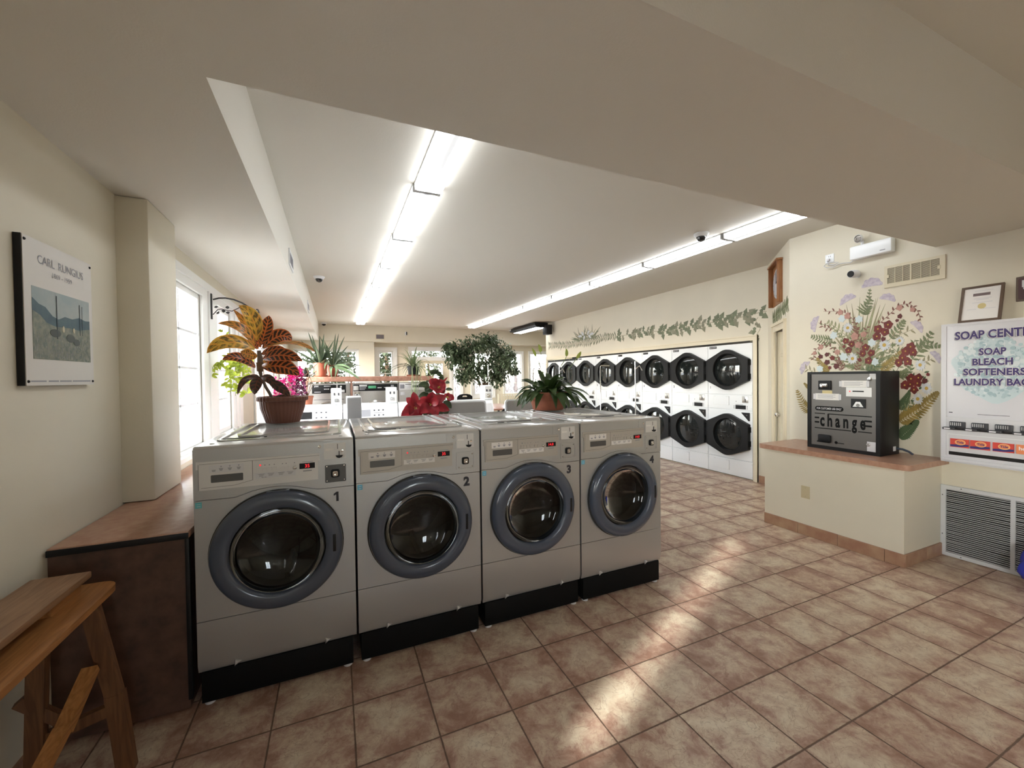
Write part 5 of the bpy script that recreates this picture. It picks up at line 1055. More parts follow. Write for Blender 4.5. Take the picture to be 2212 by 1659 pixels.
# ---------------------------------------------------------------- white top loaders behind the grey washers
def meter_box(t, x, y, z0, z1, face, name='coin_meter'):
    """coin meter case standing on a washer; face -1 shows its coin slides toward the room front"""
    b = B().box(x, x+.125, y, y+.20, z0, z1, 0, .008); m = b.build(name, K['white'], t)
    if face < 0:
        h = (z1-z0); b = B().box(x+.014, x+.111, y-.003, y+.002, z0+h*.52, z1-.016).box(x+.014, x+.111, y-.003, y+.002, z0+.02, z0+h*.46); p = b.build('meter_plate', K['panel'], m)
        for q_ in (.03, .08): b = B().box(x+q_, x+q_+.015, y-.012, y-.002, z0+h*.56, z0+h*.72); b.build('coin_slot', K['ink'], p)
        b = B().prism(rrect(x+.04, x+.085, z0+h*.14, z0+h*.36, .008), y-.012, y-.002).lathe([(.013, 0), (.010, .008), (0, .006)], (x+.0625, y-.012, z0+h*.25), (0, -1, 0), 14); b.build('lock', K['chrome'], p)
    else:
        b = B().box(x+.006, x+.119, y-.0025, y+.002, z0+.01, z1-.012); p = b.build('meter_back', mat('grey_back', (.36, .36, .37), .5) if 'grey_back' not in bpy.data.materials else bpy.data.materials['grey_back'], m)
        b = B()
        for xx, zz in ((.05, .085), (.062, .075), (.05, .035), (.05, .06)): b.lathe([(.004, 0), (0, .001)], (x+xx, y-.0025, z0+zz), (0, -1, 0), 8)
        b.build('screw_hole', K['ink'], p)
AY = 3.86
for k in range(4):
    x = (-.612, .075, .795, 1.615)[k]; lid_up = k >= 2
    t = thing('top_load_washer', ['white top-load washer behind washer one, coin meter back showing', 'white top-load washer behind washer two, coin meter back showing', 'white top-load washer with raised lid behind washer three', 'white top-load washer with raised lid behind washer four, by the clay pot'][k], 'washing machine', (x, AY, 0), 0, 'white top-load washers facing away')
    b = B().box(.005, .685, 0, .68, .02, .955, 0, .012); b.build('cabinet', K['white'], t)
    if not lid_up:
        b = B().box(.15, .66, .10, .60, .953, .972, 0, .010); b.build('lid', K['white'], t); meter_box(t, .012, .04, .957, 1.352, 1)
    else:
        x0 = .035 if k == 2 else .06
        b = B(); R_ = rrect(x0, x0+.625, -.01, .315, .035)
        b.prism(R_, -.012, .012, XZ); R2 = rrect(x0+.016, x0+.609, .0, .300, .028); lid = b.build('lid', K['white'], t); lid.location = (0, .16, .953); lid.rotation_euler[0] = math.radians(-6)
        b = B().prism(R2, -.0145, -.011, XZ); b.build('lid_shade_face', mat('lid_shade', (.38, .36, .34), .4) if 'lid_shade' not in bpy.data.materials else bpy.data.materials['lid_shade'], lid)  # grey inset colours the white lid as if it stood in shade
        b = B().prism(rrect(.12, .57, .2, .62, .1), .95, .957, XY); b.build('tub_opening', K['dark_metal'], t)
BY = 5.62
for k in range(4):
    x = -.612+.69*k
    t = thing('top_load_washer', ['white top-load washer with control console beside the pink flowers, by the windows', 'white top-load washer with control console, second from the windows', 'white top-load washer with control console, behind the poinsettia', 'white top-load washer with control console at the aisle end, by the ficus'][k], 'washing machine', (x, BY, 0), 0, 'white top-load washers facing the grey row')
    b = B().box(.005, .685, -.66, .33, .02, .945, 0, .012); b.build('cabinet', K['white'], t)
    b = B().box(.09, .60, -.58, -.12, .943, .962, 0, .010); b.build('lid', K['white'], t)
    b = B(); b.prism([(-.03, .945), (.33, .945), (.33, 1.178), (.10, 1.192), (.035, 1.172)], .006, .684, lambda y, z, d: (d, y, z)); cs = b.build('console', K['white'], t)
    sl_ = lambda x_, v, d: (x_, -.03+.065*v - d*.96, .945+.227*v + d*.27)   # points on the sloping console face
    b = B(); b.prism([(.03, .22), (.655, .22), (.655, .80), (.03, .80)], 0, .004, sl_); pn = b.build('control_panel', K['label'], cs)
    b = B(); b.prism([(.07, .32), (.335, .32), (.335, .70), (.07, .70)], .0035, .0065, sl_); b.build('display', K['black'] if k == 0 else K['ink_soft'], pn)
    b = B()
    for q in range(3):
        for v in (.34, .62): b.prism([(.375+.055*q, v), (.395+.055*q, v), (.395+.055*q, v+.07), (.375+.055*q, v+.07)], .0035, .006, sl_)
    b.prism([(.37, .50), (.51, .50), (.51, .515), (.37, .515)], .0035, .006, sl_); b.build('panel_print', K['ink'], pn)
    meter_box(t, .556, .04, 1.186, 1.395, -1)

# ---------------------------------------------------------------- bulkhead counter with steel washers in it
CYF = 7.55
t = thing('bulkhead_counter', 'pink brown laminate shelf above the steel washers, carrying the aloe pots', 'counter', (0, 0, 0))
b = B().box(-.46, 1.68, CYF-.03, CYF+.85, 1.468, 1.556, 0, .012, 3); b.build('counter_top', K['lam_pink'], t)
for q_, (a_, c_) in enumerate(((-.462, -.432), (.234, .266))): b = B().box(a_, c_, CYF+.01, CYF+.82, .0, 1.467); struct(b.build('trim_%d' % (q_+6), K['lam_pink']))
def steel_washer(x0, w_, label, style):
    t = thing('steel_washer', label, 'washing machine', (x0, CYF, 0), 0, 'steel front-load washers under the bulkhead counter')
    b = B().box(0, w_, 0, .75, .02, 1.440, 0, .006); b.build('cabinet', K['steel'], t)
    b = B().lathe([(.27, 0), (.275, .03), (.25, .045), (.22, .04), (.21, .0)], (w_*.5, 0, .86), (0, -1, 0), 40, cap=False); d = b.build('door', K['chrome'], t); b = B().lathe([(.212, .005), (.15, .02), (0, .03)], (w_*.5, 0, .86), (0, -1, 0), 32, cap=False); b.build('door_glass', K['dryer_glass'], d)
    def pl(name, a, c, z0, z1, m, d_=.006, par=None): b = B().box(a, c, -d_, 0, z0, z1, 0, .001); return b.build(name, m, par or t)
    if style == 0:
        p = pl('control_panel', .065, .44, 1.275, 1.418, K['black']); pl('coin_panel', .462, .592, 1.275, 1.418, K['black'])
        b = B().text('JOIX', .10, 1.385, .022, -.0065, align='L', bold=.01)
        for q in range(9): b.box(.25+.021*(q % 5), .262+.021*(q % 5), -.0066, -.005, 1.39-.05*(q//5), 1.402-.05*(q//5))
        b.box(.10, .20, -.0066, -.005, 1.296, 1.302); b.build('panel_print', K['label'], p); pl('price_label', .485, .57, 1.285, 1.33, K['label'], .008); b = B().lathe([(.018, 0), (.018, .006), (0, .008)], (.51, -.006, 1.385), (0, -1, 0), 14); b.build('coin_lock', K['chrome'], t)
        b = B().text('1', .625, 1.205, .035, -.002, bold=.02); b.build('number_decal', K['ink'], t); b = B().box(.09, .56, -.002, 0, 1.165, 1.172); b.build('seam', K['ink'], t)
    elif style == 1:
        p = pl('control_panel', .01, w_-.012, 1.300, 1.420, K['black']); pl('coin_slot', .014, .095, 1.312, 1.392, K['panel'], .010)
        for a, c, z0, z1, m in ((.108, .235, 1.378, 1.408, 'label'), (.11, .22, 1.345, 1.365, 'ink_soft'), (.11, .20, 1.32, 1.335, 'ink_soft'), (.255, .385, 1.344, 1.390, 'green_lcd'), (.41, .48, 1.345, 1.36, 'label'), (.52, .57, 1.35, 1.36, 'label'), (.64, .69, 1.33, 1.40, 'ink_soft')): pl('panel_label', a, c, z0, z1, K[m], .008)
        pl('coin_box', .02, .118, 1.195, 1.288, K['chrome'], .010); b = B().lathe([(.013, .01), (0, .018)], (.068, 0, 1.24), (0, -1, 0), 14); b.build('coin_lock', K['dark_metal'], t)
    else:
        p = pl('control_panel', .01, w_-.01, 1.300, 1.425, K['panel'])
        for a, c, z0, z1, m in ((.02, .095, 1.33, 1.405, 'ink_soft'), (.115, .22, 1.335, 1.39, 'label'), (.112, .225, 1.398, 1.408, 'ink'), (.245, .42, 1.345, 1.385, 'ink')): pl('panel_label', a, c, z0, z1, K[m], .008)
        pl('coin_box', .025, .105, 1.21, 1.265, K['label'], .008)
steel_washer(-.43, .66, 'steel front-load washer with black control panel under the aloe pots', 0); steel_washer(.27, .77, 'steel front-load washer with small green screen under the bulkhead counter', 1); steel_washer(1.05, .62, 'steel front-load washer with pale control panel beside the poinsettia', 2)

# ---------------------------------------------------------------- plants on the bulkhead counter, sill and floor
CT = 1.556
def pot(t, c, r0, r1, h, m, saucer=None, name='pot'):
    c = Vector(c); z = 0.
    if saucer: b = B().lathe([(r0*1.25, 0), (r0*1.4, .025), (r0*1.3, .025), (r0*1.2, .008)], c, (0, 0, 1), 28); b.build('saucer', saucer, t); z = .010
    b = B().lathe([(r0, z), (r1*.94, z+h*.80), (r1, z+h*.80), (r1*1.02, z+h), (r1*.93, z+h), (r1*.88, z+h*.86), (.01, z+h*.85)], c, (0, 0, 1), 32); b.build(name, m, t); return c+Vector((0, 0, z+h*.86))
def spiky(t, c, n, L, wd, m, rng, el0=.1, el1=1.4, droop=.1, name='blade', r0=.03, flat=.25, nrm=None):
    for q in range(n):
        a = rng.uniform(0, 6.283); el = rng.uniform(el0, el1); l_ = L*rng.uniform(.65, 1.1); d = Vector((math.cos(a)*math.cos(el), math.sin(a)*math.cos(el), math.sin(el)))
        base = c + Vector((d.x, d.y, 0))*r0; tip = base+d*l_+Vector((0, 0, -droop*l_*math.cos(el)))
        b = B(); b.leaf(base, tip, wd*rng.uniform(.8, 1.2), Vector((-d.x, -d.y, 1.2)) if el > .6 else (0, 0, 1), Vector((0, 0, droop*l_*.9)), flat, 0, 8, .45, 0, 0, .8); b.build(name, m, t)
rng = random.Random(51)
t = thing('potted_aloe', 'spiky aloe in a red pot on the bulkhead counter by the far window', 'potted plant', (0, 0, 0))
c = pot(t, at(693, 811, Y=7.85).to_2d().to_3d()+Vector((0, 0, CT)), .085, .115, .235, K['terra_red'], K['terracotta']); spiky(t, c, 30, .46, .040, LM['aloe'], rng, .1, 1.45, .05)
for tx, ty, dy in ((665, 716, 0), (673, 722, .05), (700, 720, .0), (690, 724, .1), (650, 735, .1), (722, 734, .05), (632, 754, -.1), (638, 772, -.1), (655, 776, -.05)):
    b = B(); p1 = at(tx, ty, Y=7.85+dy); b.leaf(c, p1, .048, (p1.x*-.2, -1, .4), (p1-c)*.12, .3, 0, 8, .45, 0, 0, .8); b.build('blade', LM['aloe'], t)
t = thing('potted_aloe', 'sprawling aloe with hanging leaves tinted as sunlit beside the red aloe pot', 'potted plant', (0, 0, 0))
c0 = at(716, 811, Y=7.92); c = pot(t, (c0.x+.02, 8.08, CT), .08, .105, .20, K['terra_red'], K['terracotta'])
for tx, ty, dy in ((725, 720, 0), (732, 720, .03), (745, 726, .06), (753, 746, .0), (700, 735, -.05), (690, 725, .05), (738, 758, .1), (743, 775, .1), (768, 778, .05), (760, 790, .05), (765, 800, 0), (720, 760, -.1), (748, 800, -.1), (728, 748, .12), (706, 745, .1), (780, 790, .1)):
    b = B(); p1 = at(tx, ty, Y=7.95+dy); b.leaf(c, p1, .042, (0, -1, .4), (p1-c)*.1+Vector((0, 0, .04)), .3, 0, 8, .45, 0, 0, .8); b.build('blade', LM['aloe'], t)
for pts in (((712, 774), (703, 780), (701, 800)), ((715, 774), (713, 795), (717, 818)), ((718, 774), (729, 790), (722, 819)), ((722, 780), (745, 795), (782, 822)), ((730, 790), (750, 800), (776, 820)), ((720, 775), (745, 786), (765, 806))):
    P = [at(x, y, Y=7.70-.10*i) for i, (x, y) in enumerate(pts)]
    b = B(); b.leaf(c+Vector((0, -.05, .0)), P[2], .055, (0, -1, .5), (P[1]-(c+P[2])/2)*1.4, .3, 0, 9, .45, 0, 0, .8); b.build('hanging_blade', LM['sunaloe'], t)
t = thing('potted_spider_plant', 'spider plant in a black pot with clay saucer at the end of the bulkhead counter', 'potted plant', (0, 0, 0))
c0 = at(893, 812, Y=7.85); c = pot(t, (c0.x, 7.85, CT), .095, .115, .175, K['black'], K['terracotta']); spiky(t, c, 46, .46, .026, LM['spider'], rng, -.05, 1.4, .35, flat=.4); spiky(t, c, 14, .62, .018, LM['green'], rng, .0, .5, .5, flat=.4)
t = thing('small_potted_plant', 'tiny plant in a black pot next to the red aloe pot', 'potted plant', (0, 0, 0))
c0 = at(660, 812, Y=7.8); c = pot(t, (c0.x, 7.80, CT), .045, .058, .11, K['black']); spiky(t, c, 12, .10, .03, LM['green'], rng, .5, 1.4, .1)
# pink flowering plant
t = thing('bougainvillea', 'bush of bright pink and plum flowers behind the croton planter', 'potted plant', (0, 0, 0))
c0 = at(636, 868, Y=5.82); c = pot(t, (-.34, 5.83, 1.1925), .06, .075, .11, K['terracotta']); b = B(); 
for q in range(7): b.tube([c, c+Vector((rng.uniform(-.1, .1), rng.uniform(-.1, .1), .2)), c+Vector((rng.uniform(-.25, .15), rng.uniform(-.1, .1), rng.uniform(.1, .45)))], .004, 5)
b.build('stem', K['bark'], t)
for nm, m, box_ in (('pink_blossom', LM['pink'], (590, 640, 815, 862)), ('pink_blossom', LM['pink'], (625, 655, 792, 820)), ('plum_blossom', LM['plum'], (632, 662, 815, 862))):
    b = B()
    for q in range(300):
        p = at(rng.uniform(box_[0], box_[1]), rng.uniform(box_[2], box_[3]), Y=5.8+rng.uniform(-.14, .14)); d = Vector((rng.uniform(-1, 1), rng.uniform(-1, .3), rng.uniform(-1, 1))).normalized(); b.leaf(p, p+d*.035, .026, d.orthogonal()+Vector((0, -1, 0)), (0, 0, 0), .2, 0, 3, .9)
    b.build(nm, m, t)
# wrought iron bracket with trailing lime plant
t = thing('plant_bracket', 'black wrought iron bracket with a curved arm on the window mullion', 'bracket', (0, 0, 0))
BYY = 4.66; bq = lambda x, y: at(400+x/5.53, 620+y/5.53, Y=BYY)
zt, zb = bq(330, 80).z, bq(330, 385).z
b = B().box(XL+.030, XL+.042, BYY-.014, BYY+.014, zb, zt, 0, .002); b.build('back_bar', K['iron'], t)
hx = lambda x, y: (max(XL+.04, bq(x, y).x), BYY, bq(x, y).z)
b = B().tube([hx(332, 150), hx(400, 133), hx(480, 132), hx(580, 150), hx(680, 190), hx(760, 240), hx(820, 300), hx(845, 335), hx(870, 322), hx(880, 300), hx(870, 275), hx(850, 268)], .0075, 8); b.build('arm', K['iron'], t)
b = B().tube([hx(332, 330), hx(390, 270), hx(440, 262), hx(480, 275), hx(560, 288), hx(640, 250), hx(700, 215)], .004, 6)
for x, y, dx, dy in ((375, 250, -15, -40), (380, 300, 45, 30), (465, 270, -20, 60), (505, 262, 0, -60), (508, 290, 10, 55), (840, 320, -20, -30)): p0, p1 = Vector(hx(x, y)), Vector(hx(x+dx*.6, y+dy*.6)); b.leaf(p0, p1, .032, (0, -1, 0), (0, 0, 0), .2, 0, 5, .9)
b.uv = None; b.build('leaf_scroll', K['iron'], t)
t = thing('hanging_plant', 'trailing lime green plant in a hanging basket in front of the windows', 'hanging plant', (0, 0, 0))
hk = Vector(hx(858, 300)); cp_ = Vector((hk.x, BYY, 1.80)); rng = random.Random(61)
b = B()
for k in range(3): a = 2.1*k+.3; b.tube([hk+Vector((0, 0, -.03)), cp_+Vector((.11*math.cos(a), .11*math.sin(a), .10))], .002, 5)
b.build('hanger_wire', K['iron'], t); b = B().lathe([(.06, 0), (.085, .01), (.115, .09), (.12, .10), (.11, .10), (.05, .07)], cp_, (0, 0, 1), 28); b.build('basket', K['white_matt'], t)
b = B(); fl = B()
hz = lambda x, y, dy=0.: at(400+x/5.53, 620+y/5.53, Y=BYY+dy)
STR = [[(600, 840), (430, 900), (330, 960), (320, 1060), (250, 1120), (180, 1190)], [(620, 850), (560, 900), (540, 980), (520, 1100), (480, 1180)], [(640, 850), (600, 950), (590, 1080), (540, 1270)], [(660, 850), (640, 980), (620, 1120), (600, 1300)], [(680, 860), (690, 980), (680, 1080), (660, 1180)], [(700, 860), (750, 960), (760, 1100), (740, 1270), (700, 1290)], [(600, 830), (520, 820), (440, 900), (400, 960)], [(560, 860), (500, 960), (520, 1040), (600, 1060)], [(640, 840), (700, 830), (780, 860)], [(560, 640), (470, 560), (410, 490)]]
for si, st in enumerate(STR):
    dy = rng.uniform(-.12, .12); P = [hz(x, y, dy) for x, y in st]; b.tube(P, .002, 5)
    for i in range(len(P)-1):
        nn = 2 if si == 9 else 9
        for q in range(nn):
            p = P[i].lerp(P[i+1], rng.random()); d = Vector((rng.uniform(-1, 1), rng.uniform(-1, .6), rng.uniform(-.8, .6))).normalized(); fl.leaf(p, p+d*rng.uniform(.035, .06), rng.uniform(.022, .034), Vector((0, -1, .6)), (0, 0, .006), .2, 0, 4, .8)
b.build('trailing_stem', K['stem'], t); fl.build('foliage', LM['lime'], t)
# ficus tree in a pot on the floor of the aisle
t = thing('potted_ficus', 'bushy weeping fig tree standing beyond the white washers', 'potted plant', (0, 0, 0))
FY = 7.75; c0 = at(1043, 834, Y=FY); b = B().lathe([(.16, 0), (.165, .01), (.20, .34), (.215, .34), (.215, .38), (.19, .38), (.18, .32), (.01, .32)], (c0.x, FY, 0), (0, 0, 1), 32); b.build('pot', K['white_matt'], t)
rng = random.Random(71); hubs = []
for px, py, r_ in ((1000, 760, .28), (985, 775, .24), (1030, 745, .28), (1060, 740, .26), (1085, 760, .25), (1050, 775, .34), (1015, 795, .28), (1070, 795, .30), (1095, 785, .22), (1040, 805, .28), (975, 755, .16), (1100, 770, .18), (1075, 815, .22), (1000, 812, .18), (1110, 800, .12), (968, 748, .08), (1055, 735, .14)): hubs.append((at(px, py, Y=FY+rng.uniform(-.25, .25)), r_))
b = B()
for px in (-.05, .02, .07): b.tube([(c0.x+px*.5, FY, .3), (c0.x-px*.4, FY+.02, .8), (c0.x+px*.6, FY, 1.25), (c0.x+px*2.5, FY, 1.5)], [.022, .02, .018, .012], 8)
for h, r_ in hubs: b.tube([(c0.x, FY, 1.30), (Vector((c0.x, FY, 1.3)).lerp(h, .5)+Vector((0, 0, .03))), h], [.010, .007, .003], 6)
b.build('trunk', K['bark'], t)
for nm, m, n_ in (('foliage', LM['ficus'], 4200), ('foliage', LM['ficusl'], 1900)):
    b = B()
    for q in range(n_):
        h, r_ = hubs[min(len(hubs)-1, int(rng.random()**1.25*len(hubs)))]; d = Vector((rng.gauss(0, 1), rng.gauss(0, 1), rng.gauss(0, .8))).normalized()*r_*rng.uniform(.2, 1.05); p = h+d; l_ = rng.uniform(.06, .10)
        v = Vector((rng.uniform(-1, 1), rng.uniform(-1, 1), rng.uniform(-1.3, .1))).normalized(); b.leaf(p, p+v*l_, l_*.48, Vector((d.x, d.y, 1)), (0, 0, .006), .2, 0, 3, .85)
    b.build(nm, m, t)
# wreath on the far door
t = thing('door_wreath', 'dark green wreath hanging on the glazed far door', 'wreath', (2.75, 12.235, 1.50)); rng = random.Random(81); b = B()
for q in range(420):
    a = rng.uniform(0, 6.283); c = Vector((math.cos(a)*.20, -.045, math.sin(a)*.20)); d = Vector((math.cos(a)*rng.uniform(-.8, 1)+rng.uniform(-.7, .7), rng.uniform(-.8, .1), math.sin(a)*rng.uniform(-.8, 1)+rng.uniform(-.7, .7))).normalized(); b.leaf(c, c+d*.10, .032, (0, -1, .2), (0, 0, 0), .2, 0, 3, .8)
b.build('foliage', LM['green'], t); b = B().lathe([(.19, -.02), (.21, 0), (.19, .02), (.17, 0), (.19, -.02)], (0, -.04, 0), (0, -1, 0), 32, cap=False); b.build('wreath_ring', K['bark'], t)
b = B().tube([(0, -.03, .2), (0, -.02, .46), (0, .02, .565)], .004, 5); b.build('hanging_ribbon', K['label'], t)

# ---------------------------------------------------------------- tables, chairs, bench, carts beyond
t = thing('folding_table', 'pinkish brown table beyond the open lids of the white washers', 'table', (0, 0, 0))
p0 = at(1060, 884, Z=.75); TX, TY = p0.x, p0.y
b = B().box(TX, TX+1.0, TY, TY+1.9, .715, .752, 0, .006); b.build('table_top', K['lam_pink'], t)
for x in (TX+.06, TX+.90):
    for y in (TY+.06, TY+1.80): b = B().box(x, x+.05, y, y+.05, 0, .715); b.build('leg', K['dark_metal'], t)
def chair(loc, rz, label, hgt=.86):
    t = thing('stacking_chair', label, 'chair', loc, rz, 'black stacking chairs')
    b = B().box(-.22, .22, -.22, .20, .43, .465, 0, .015); b.build('seat', K['black'], t)
    arc = [(-.21, .56), (-.20, hgt-.07), (-.15, hgt-.02), (-.06, hgt), (.06, hgt), (.15, hgt-.02), (.20, hgt-.07), (.21, .56)]
    b = B().prism(arc, .20, .225, XZ, 0, [[(-.07, hgt-.075), (-.045, hgt-.04), (.045, hgt-.04), (.07, hgt-.075)]]); b.build('backrest', K['black'], t)
    for x in (-.2, .2):
        b = B().tube([(x, .21, .57), (x, .22, .45), (x*1.1, .26, 0)], .011, 8); b.build('leg', K['dark_metal'], t); b = B().tube([(x, -.18, .44), (x*1.1, -.24, 0)], .011, 8); b.build('leg', K['dark_metal'], t)
p = at(1084, 878, Z=.86); chair((p.x, p.y-.25, 0), 180, 'black stacking chair with a handle hole in its back, at the pinkish table')
p = at(994, 850, Y=10.4); chair((p.x, p.y-.2, 0), 180, 'black stacking chair showing only its top above the white washers by the far door', p.z)
t = thing('slatted_bench', 'cream slatted bench back under the far window', 'bench', (0, 0, 0)); p0, p1 = at(1076, 851, Y=11.6), at(1160, 855, Y=11.6)
b = B().box(p0.x, p1.x, 11.60, 11.64, p0.z-.03, p0.z).box(p0.x, p1.x, 11.60, 11.64, p0.z-.36, p0.z-.32); b.build('rail', K['cream_trim'], t)
for k in range(15): x = p0.x+.02+(p1.x-p0.x-.08)*k/14; b = B().box(x, x+.04, 11.605, 11.625, p0.z-.36, p0.z-.005); b.build('back_slat', K['cream_trim'], t)
b = B().box(p0.x, p1.x, 11.15, 11.58, .42, .45); b.build('seat', K['cream_trim'], t)
for x in (p0.x+.02, p1.x-.07):
    b = B().box(x, x+.05, 11.16, 11.21, 0, .42); b.build('leg', K['cream_trim'], t); b = B().box(x, x+.05, 11.64, 11.69, 0, p0.z); b.build('leg', K['cream_trim'], t)
t = thing('door_notice', 'dark grey notice panel on the far wall behind the ficus', 'sign', (0, 0, 0)); p0 = at(996, 815, Y=12.19); b = B().box(p0.x-.02, p0.x+.20, 12.185, 12.2, p0.z, p0.z+.20, 0, .002); b.build('notice_panel', mat('notice_grey', (.16, .17, .18), .5), t)
def cart(x, y, rz, h, label):
    t = thing('laundry_cart', label, 'laundry cart', (x, y, 0), rz, 'chrome laundry carts')
    X_, Y_, z0, z1 = .30, .22, .38, .72
    b = B().tube([(-X_, -Y_, .12), (X_, -Y_, .12), (X_, Y_, .12), (-X_, Y_, .12), (-X_, -Y_, .12)], .011, 8); b.build('base_frame', K['chrome'], t)
    for sx in (-1, 1):
        for sy in (-1, 1):
            b = B().lathe([(.04, -.012), (.045, 0), (.04, .012)], (sx*X_, sy*Y_, .045), (0, 1, 0), 16).box(sx*X_-.01, sx*X_+.01, sy*Y_-.018, sy*Y_+.018, .05, .115); b.build('caster', K['dark_metal'], t)
    b = B(); 
    for z in (z0, .5, .61, z1): b.tube([(-X_, -Y_, z), (X_, -Y_, z), (X_, Y_, z), (-X_, Y_, z), (-X_, -Y_, z)], .005 if z != z1 else .009, 6)
    for k in range(13):
        u = -X_+2*X_*k/12; b.tube([(u, -Y_, z1), (u, -Y_, z0), (u, Y_, z0), (u, Y_, z1)], .0025, 5)
    for k in range(1, 9): v = -Y_+2*Y_*k/9; b.tube([(-X_, v, z1), (-X_, v, z0), (X_, v, z0), (X_, v, z1)], .0025, 5)
    b.build('wire_basket', K['chrome'], t)
    for sx in (-1, 1):
        b = B().tube([(sx*X_, 0, .12), (sx*X_, 0, h-.02), (sx*X_*.98, 0, h), (sx*X_*.5, 0, h)] if sx < 0 else [(sx*X_, 0, .12), (sx*X_, 0, h+.06)], .0075, 8); b.build('rack_pole', K['chrome'], t)
    b = B().tube([(X_, 0, h-.05), (X_+.05, -.03, h), (X_+.08, -.05, h-.07)], .008, 6); b.build('rack_hook', K['chrome'], t)
p = at(1022, 797, Y=6.75); cart(p.x-.02, 6.75, 0, p.z, 'chrome laundry cart with its rack in front of the ficus'); p = at(1298, 790, Y=4.6); cart(p.x+.29, 4.6, 0, p.z, 'chrome laundry cart whose pole stands in front of dryer number five'); p = at(1165, 797, Y=6.2); cart(p.x+.14, 6.2, 12, p.z, 'chrome laundry cart with a cross rack behind the peace lily')

# ---------------------------------------------------------------- worn wooden folding bench by the wall
t = thing('folding_bench', 'worn brown wooden folding bench with two planks against the window wall', 'bench', (0, 0, 0))
BE = 2.09
b = B().box(-1.055, -.882, .55, BE, .752, .776, 0, .004); b.build('upper_plank', K['bench_top'], t)
for y_ in (BE-.20, .75): b = B().box(-1.03, -.905, y_, y_+.18, .705, .753, 0, .003); b.build('spacer_block', K['bench_low'], t)
b = B(); b.prism(fillet([(-1.02, .5), (-.815, .5), (-.815, BE+.055), (-1.02, BE+.055)], [.01, .01, .07, .03]), .682, .706, XY); b.build('lower_plank', K['bench_low'], t)
b = B().tube([(-1.0, BE-.03, .715), (-.98, BE+.02, .745), (-.93, BE+.03, .745)], .006, 6); b.build('hook', K['iron'], t)
def strut(b, p, q, w_, th, axis=(1, 0, 0)):
    p, q = Vector(p), Vector(q); d = (q-p); L = d.length; d.normalize(); s_ = Vector(axis); s_ = (s_-d*s_.dot(d)).normalized(); n_ = d.cross(s_)
    v = [p+d*(L*a)+s_*(w_*.5*c)+n_*(th*.5*e) for a in (0, 1) for c in (-1, 1) for e in (-1, 1)]
    b.add(v, [(0, 1, 3, 2), (4, 6, 7, 5), (0, 4, 5, 1), (2, 3, 7, 6), (0, 2, 6, 4), (1, 5, 7, 3)])
for xa, xb in ((-.865, -.77), ):
    b = B(); strut(b, (xa, BE-.07, .69), (-.80, BE-.06, .30), .05, .032, (1, 0, 0)); strut(b, (-.80, BE-.06, .31), (xb, BE-.06, 0), .055, .034, (1, 0, 0)); b.build('leg', K['bench_leg'], t)
b = B(); strut(b, (-.985, BE-.10, .69), (-1.03, BE-.06, 0), .05, .032, (1, 0, 0)); b.build('leg', K['bench_leg'], t)
b = B(); strut(b, at(196, 1445, X=-.85), at(135, 1582, X=-.85), .045, .03, (1, 0, 0)); strut(b, at(135, 1575, X=-.85), at(70, 1700, X=-.85), .042, .03, (1, 0, 0)); b.build('brace', K['bench_low'], t)
b = B(); strut(b, (-1.03, BE-.06, .20), (-.79, BE-.06, .26), .04, .03, (0, 0, 1)); b.build('stretcher', K['bench_leg'], t)
b = B(); strut(b, at(40, 1515, X=-1.05), at(135, 1555, X=-.95), .035, .03, (0, 0, 1)); b.build('stretcher', K['bench_leg'], t)
b = B(); strut(b, (-.97, .80, .69), (-.92, .78, 0), .05, .032, (1, 0, 0)); b.build('leg', K['bench_leg'], t)
for x, y in ((-.862, BE-.055), (-.84, BE-.05)): pass
b = B().lathe([(.012, 0), (.010, .008), (0, .01)], (-.845, BE-.045, .63), (.6, 1, 0), 10); b.build('bolt', K['iron'], t)

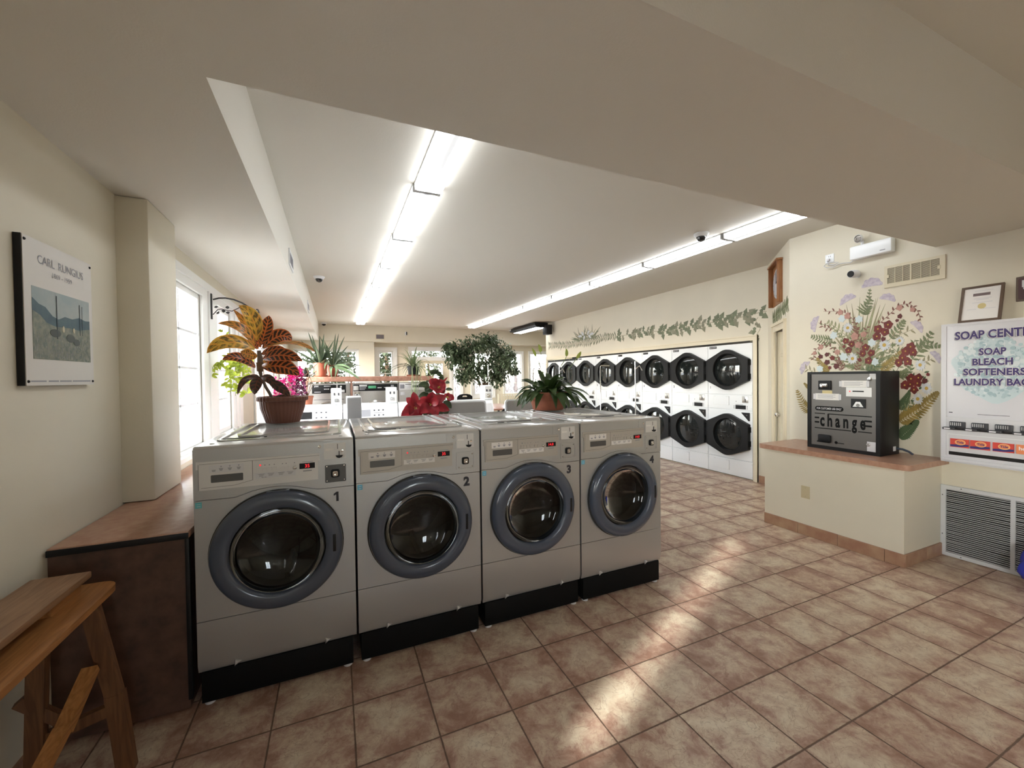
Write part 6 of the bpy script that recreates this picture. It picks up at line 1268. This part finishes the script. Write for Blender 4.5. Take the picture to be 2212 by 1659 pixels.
# ---------------------------------------------------------------- outside
def tree(x, y, h, r, m, label, kind):
    t = thing('garden_tree', label, 'tree', (x, y, -.3), 0, 'trees outside the windows'); rg = random.Random(int(x*13+y*7))
    b = B().tube([(0, 0, 0), (.05, 0, h*.4), (0, .03, h*.9)], [.12, .08, .02], 8)
    tips = []
    if kind == 'bare':
        for q in range(70):
            a = rg.uniform(0, 6.28); p = Vector((rg.uniform(-r, r)*.5, rg.uniform(-.4, .4), rg.uniform(0, .6))); e = p+Vector((rg.gauss(0, .35)*r, rg.gauss(0, .3), rg.uniform(.5, 1)*h*.8)); b.tube([p, p.lerp(e, .5)+Vector((rg.gauss(0, .1), 0, 0)), e], [.016, .011, .004], 5)
            for k in range(4): s_ = p.lerp(e, rg.uniform(.3, .95)); b.tube([s_, s_+Vector((rg.gauss(0, .25), rg.gauss(0, .2), rg.uniform(.1, .5)))], [.007, .003], 4)
    b.build('trunk', K['bark'] if kind != 'bare' else mat('twig', (.13, .10, .09), .8), t)
    if kind != 'bare':
        for nm, mm in m:
            b = B()
            for q in range(1300):
                z = rg.random(); rad = r*(1-z*.45)*math.sqrt(rg.random()); a = rg.uniform(0, 6.28); p = Vector((rad*math.cos(a), rad*math.sin(a), h*(.08+.92*z))); d = Vector((math.cos(a), math.sin(a), rg.uniform(-.8, .5))).normalized(); b.leaf(p, p+d*rg.uniform(.14, .34), .12, (0, 0, 1), (0, 0, .03), .2, 0, 3, .8)
            b.build('foliage', mm, t)
eg = plain_leaf('evergreen', (.018, .028, .014), (.05, .065, .03), .6, .2, 2); eg2 = plain_leaf('evergreen_pale', (.10, .11, .055), (.04, .055, .03), .6, .3, 2)
def wx(px, y): return at(px, 800, Y=y).x
tree(wx(700, 16.2), 16.2, 4.5, 1.0, (('a', eg), ('b', eg2)), 'dark evergreen seen through the far window behind the red aloe pot', 'leafy'); tree(wx(752, 18.8), 18.8, 4.2, 1.1, (('a', eg), ('b', eg2)), 'evergreen seen through the far window beside the pier', 'leafy'); tree(wx(833, 14.4), 14.4, 4.8, 1.0, (('a', eg), ('b', eg2)), 'evergreen seen through the narrow far window', 'leafy'); tree(wx(925, 20.5), 20.5, 3.9, 1.5, (('a', eg2), ('b', eg2)), 'pale bush seen through the glazed far door', 'leafy')
tree(wx(1112, 17.2), 17.2, 3.6, 1.4, None, 'bare twiggy shrub outside the far window by the ficus', 'bare'); tree(wx(1165, 20.0), 20.0, 3.8, 1.4, None, 'bare twiggy shrub outside the far window by the peace lily', 'bare'); tree(wx(1000, 18.0), 18.0, 3.8, 1.2, None, 'bare twiggy shrub outside behind the ficus crown', 'bare')
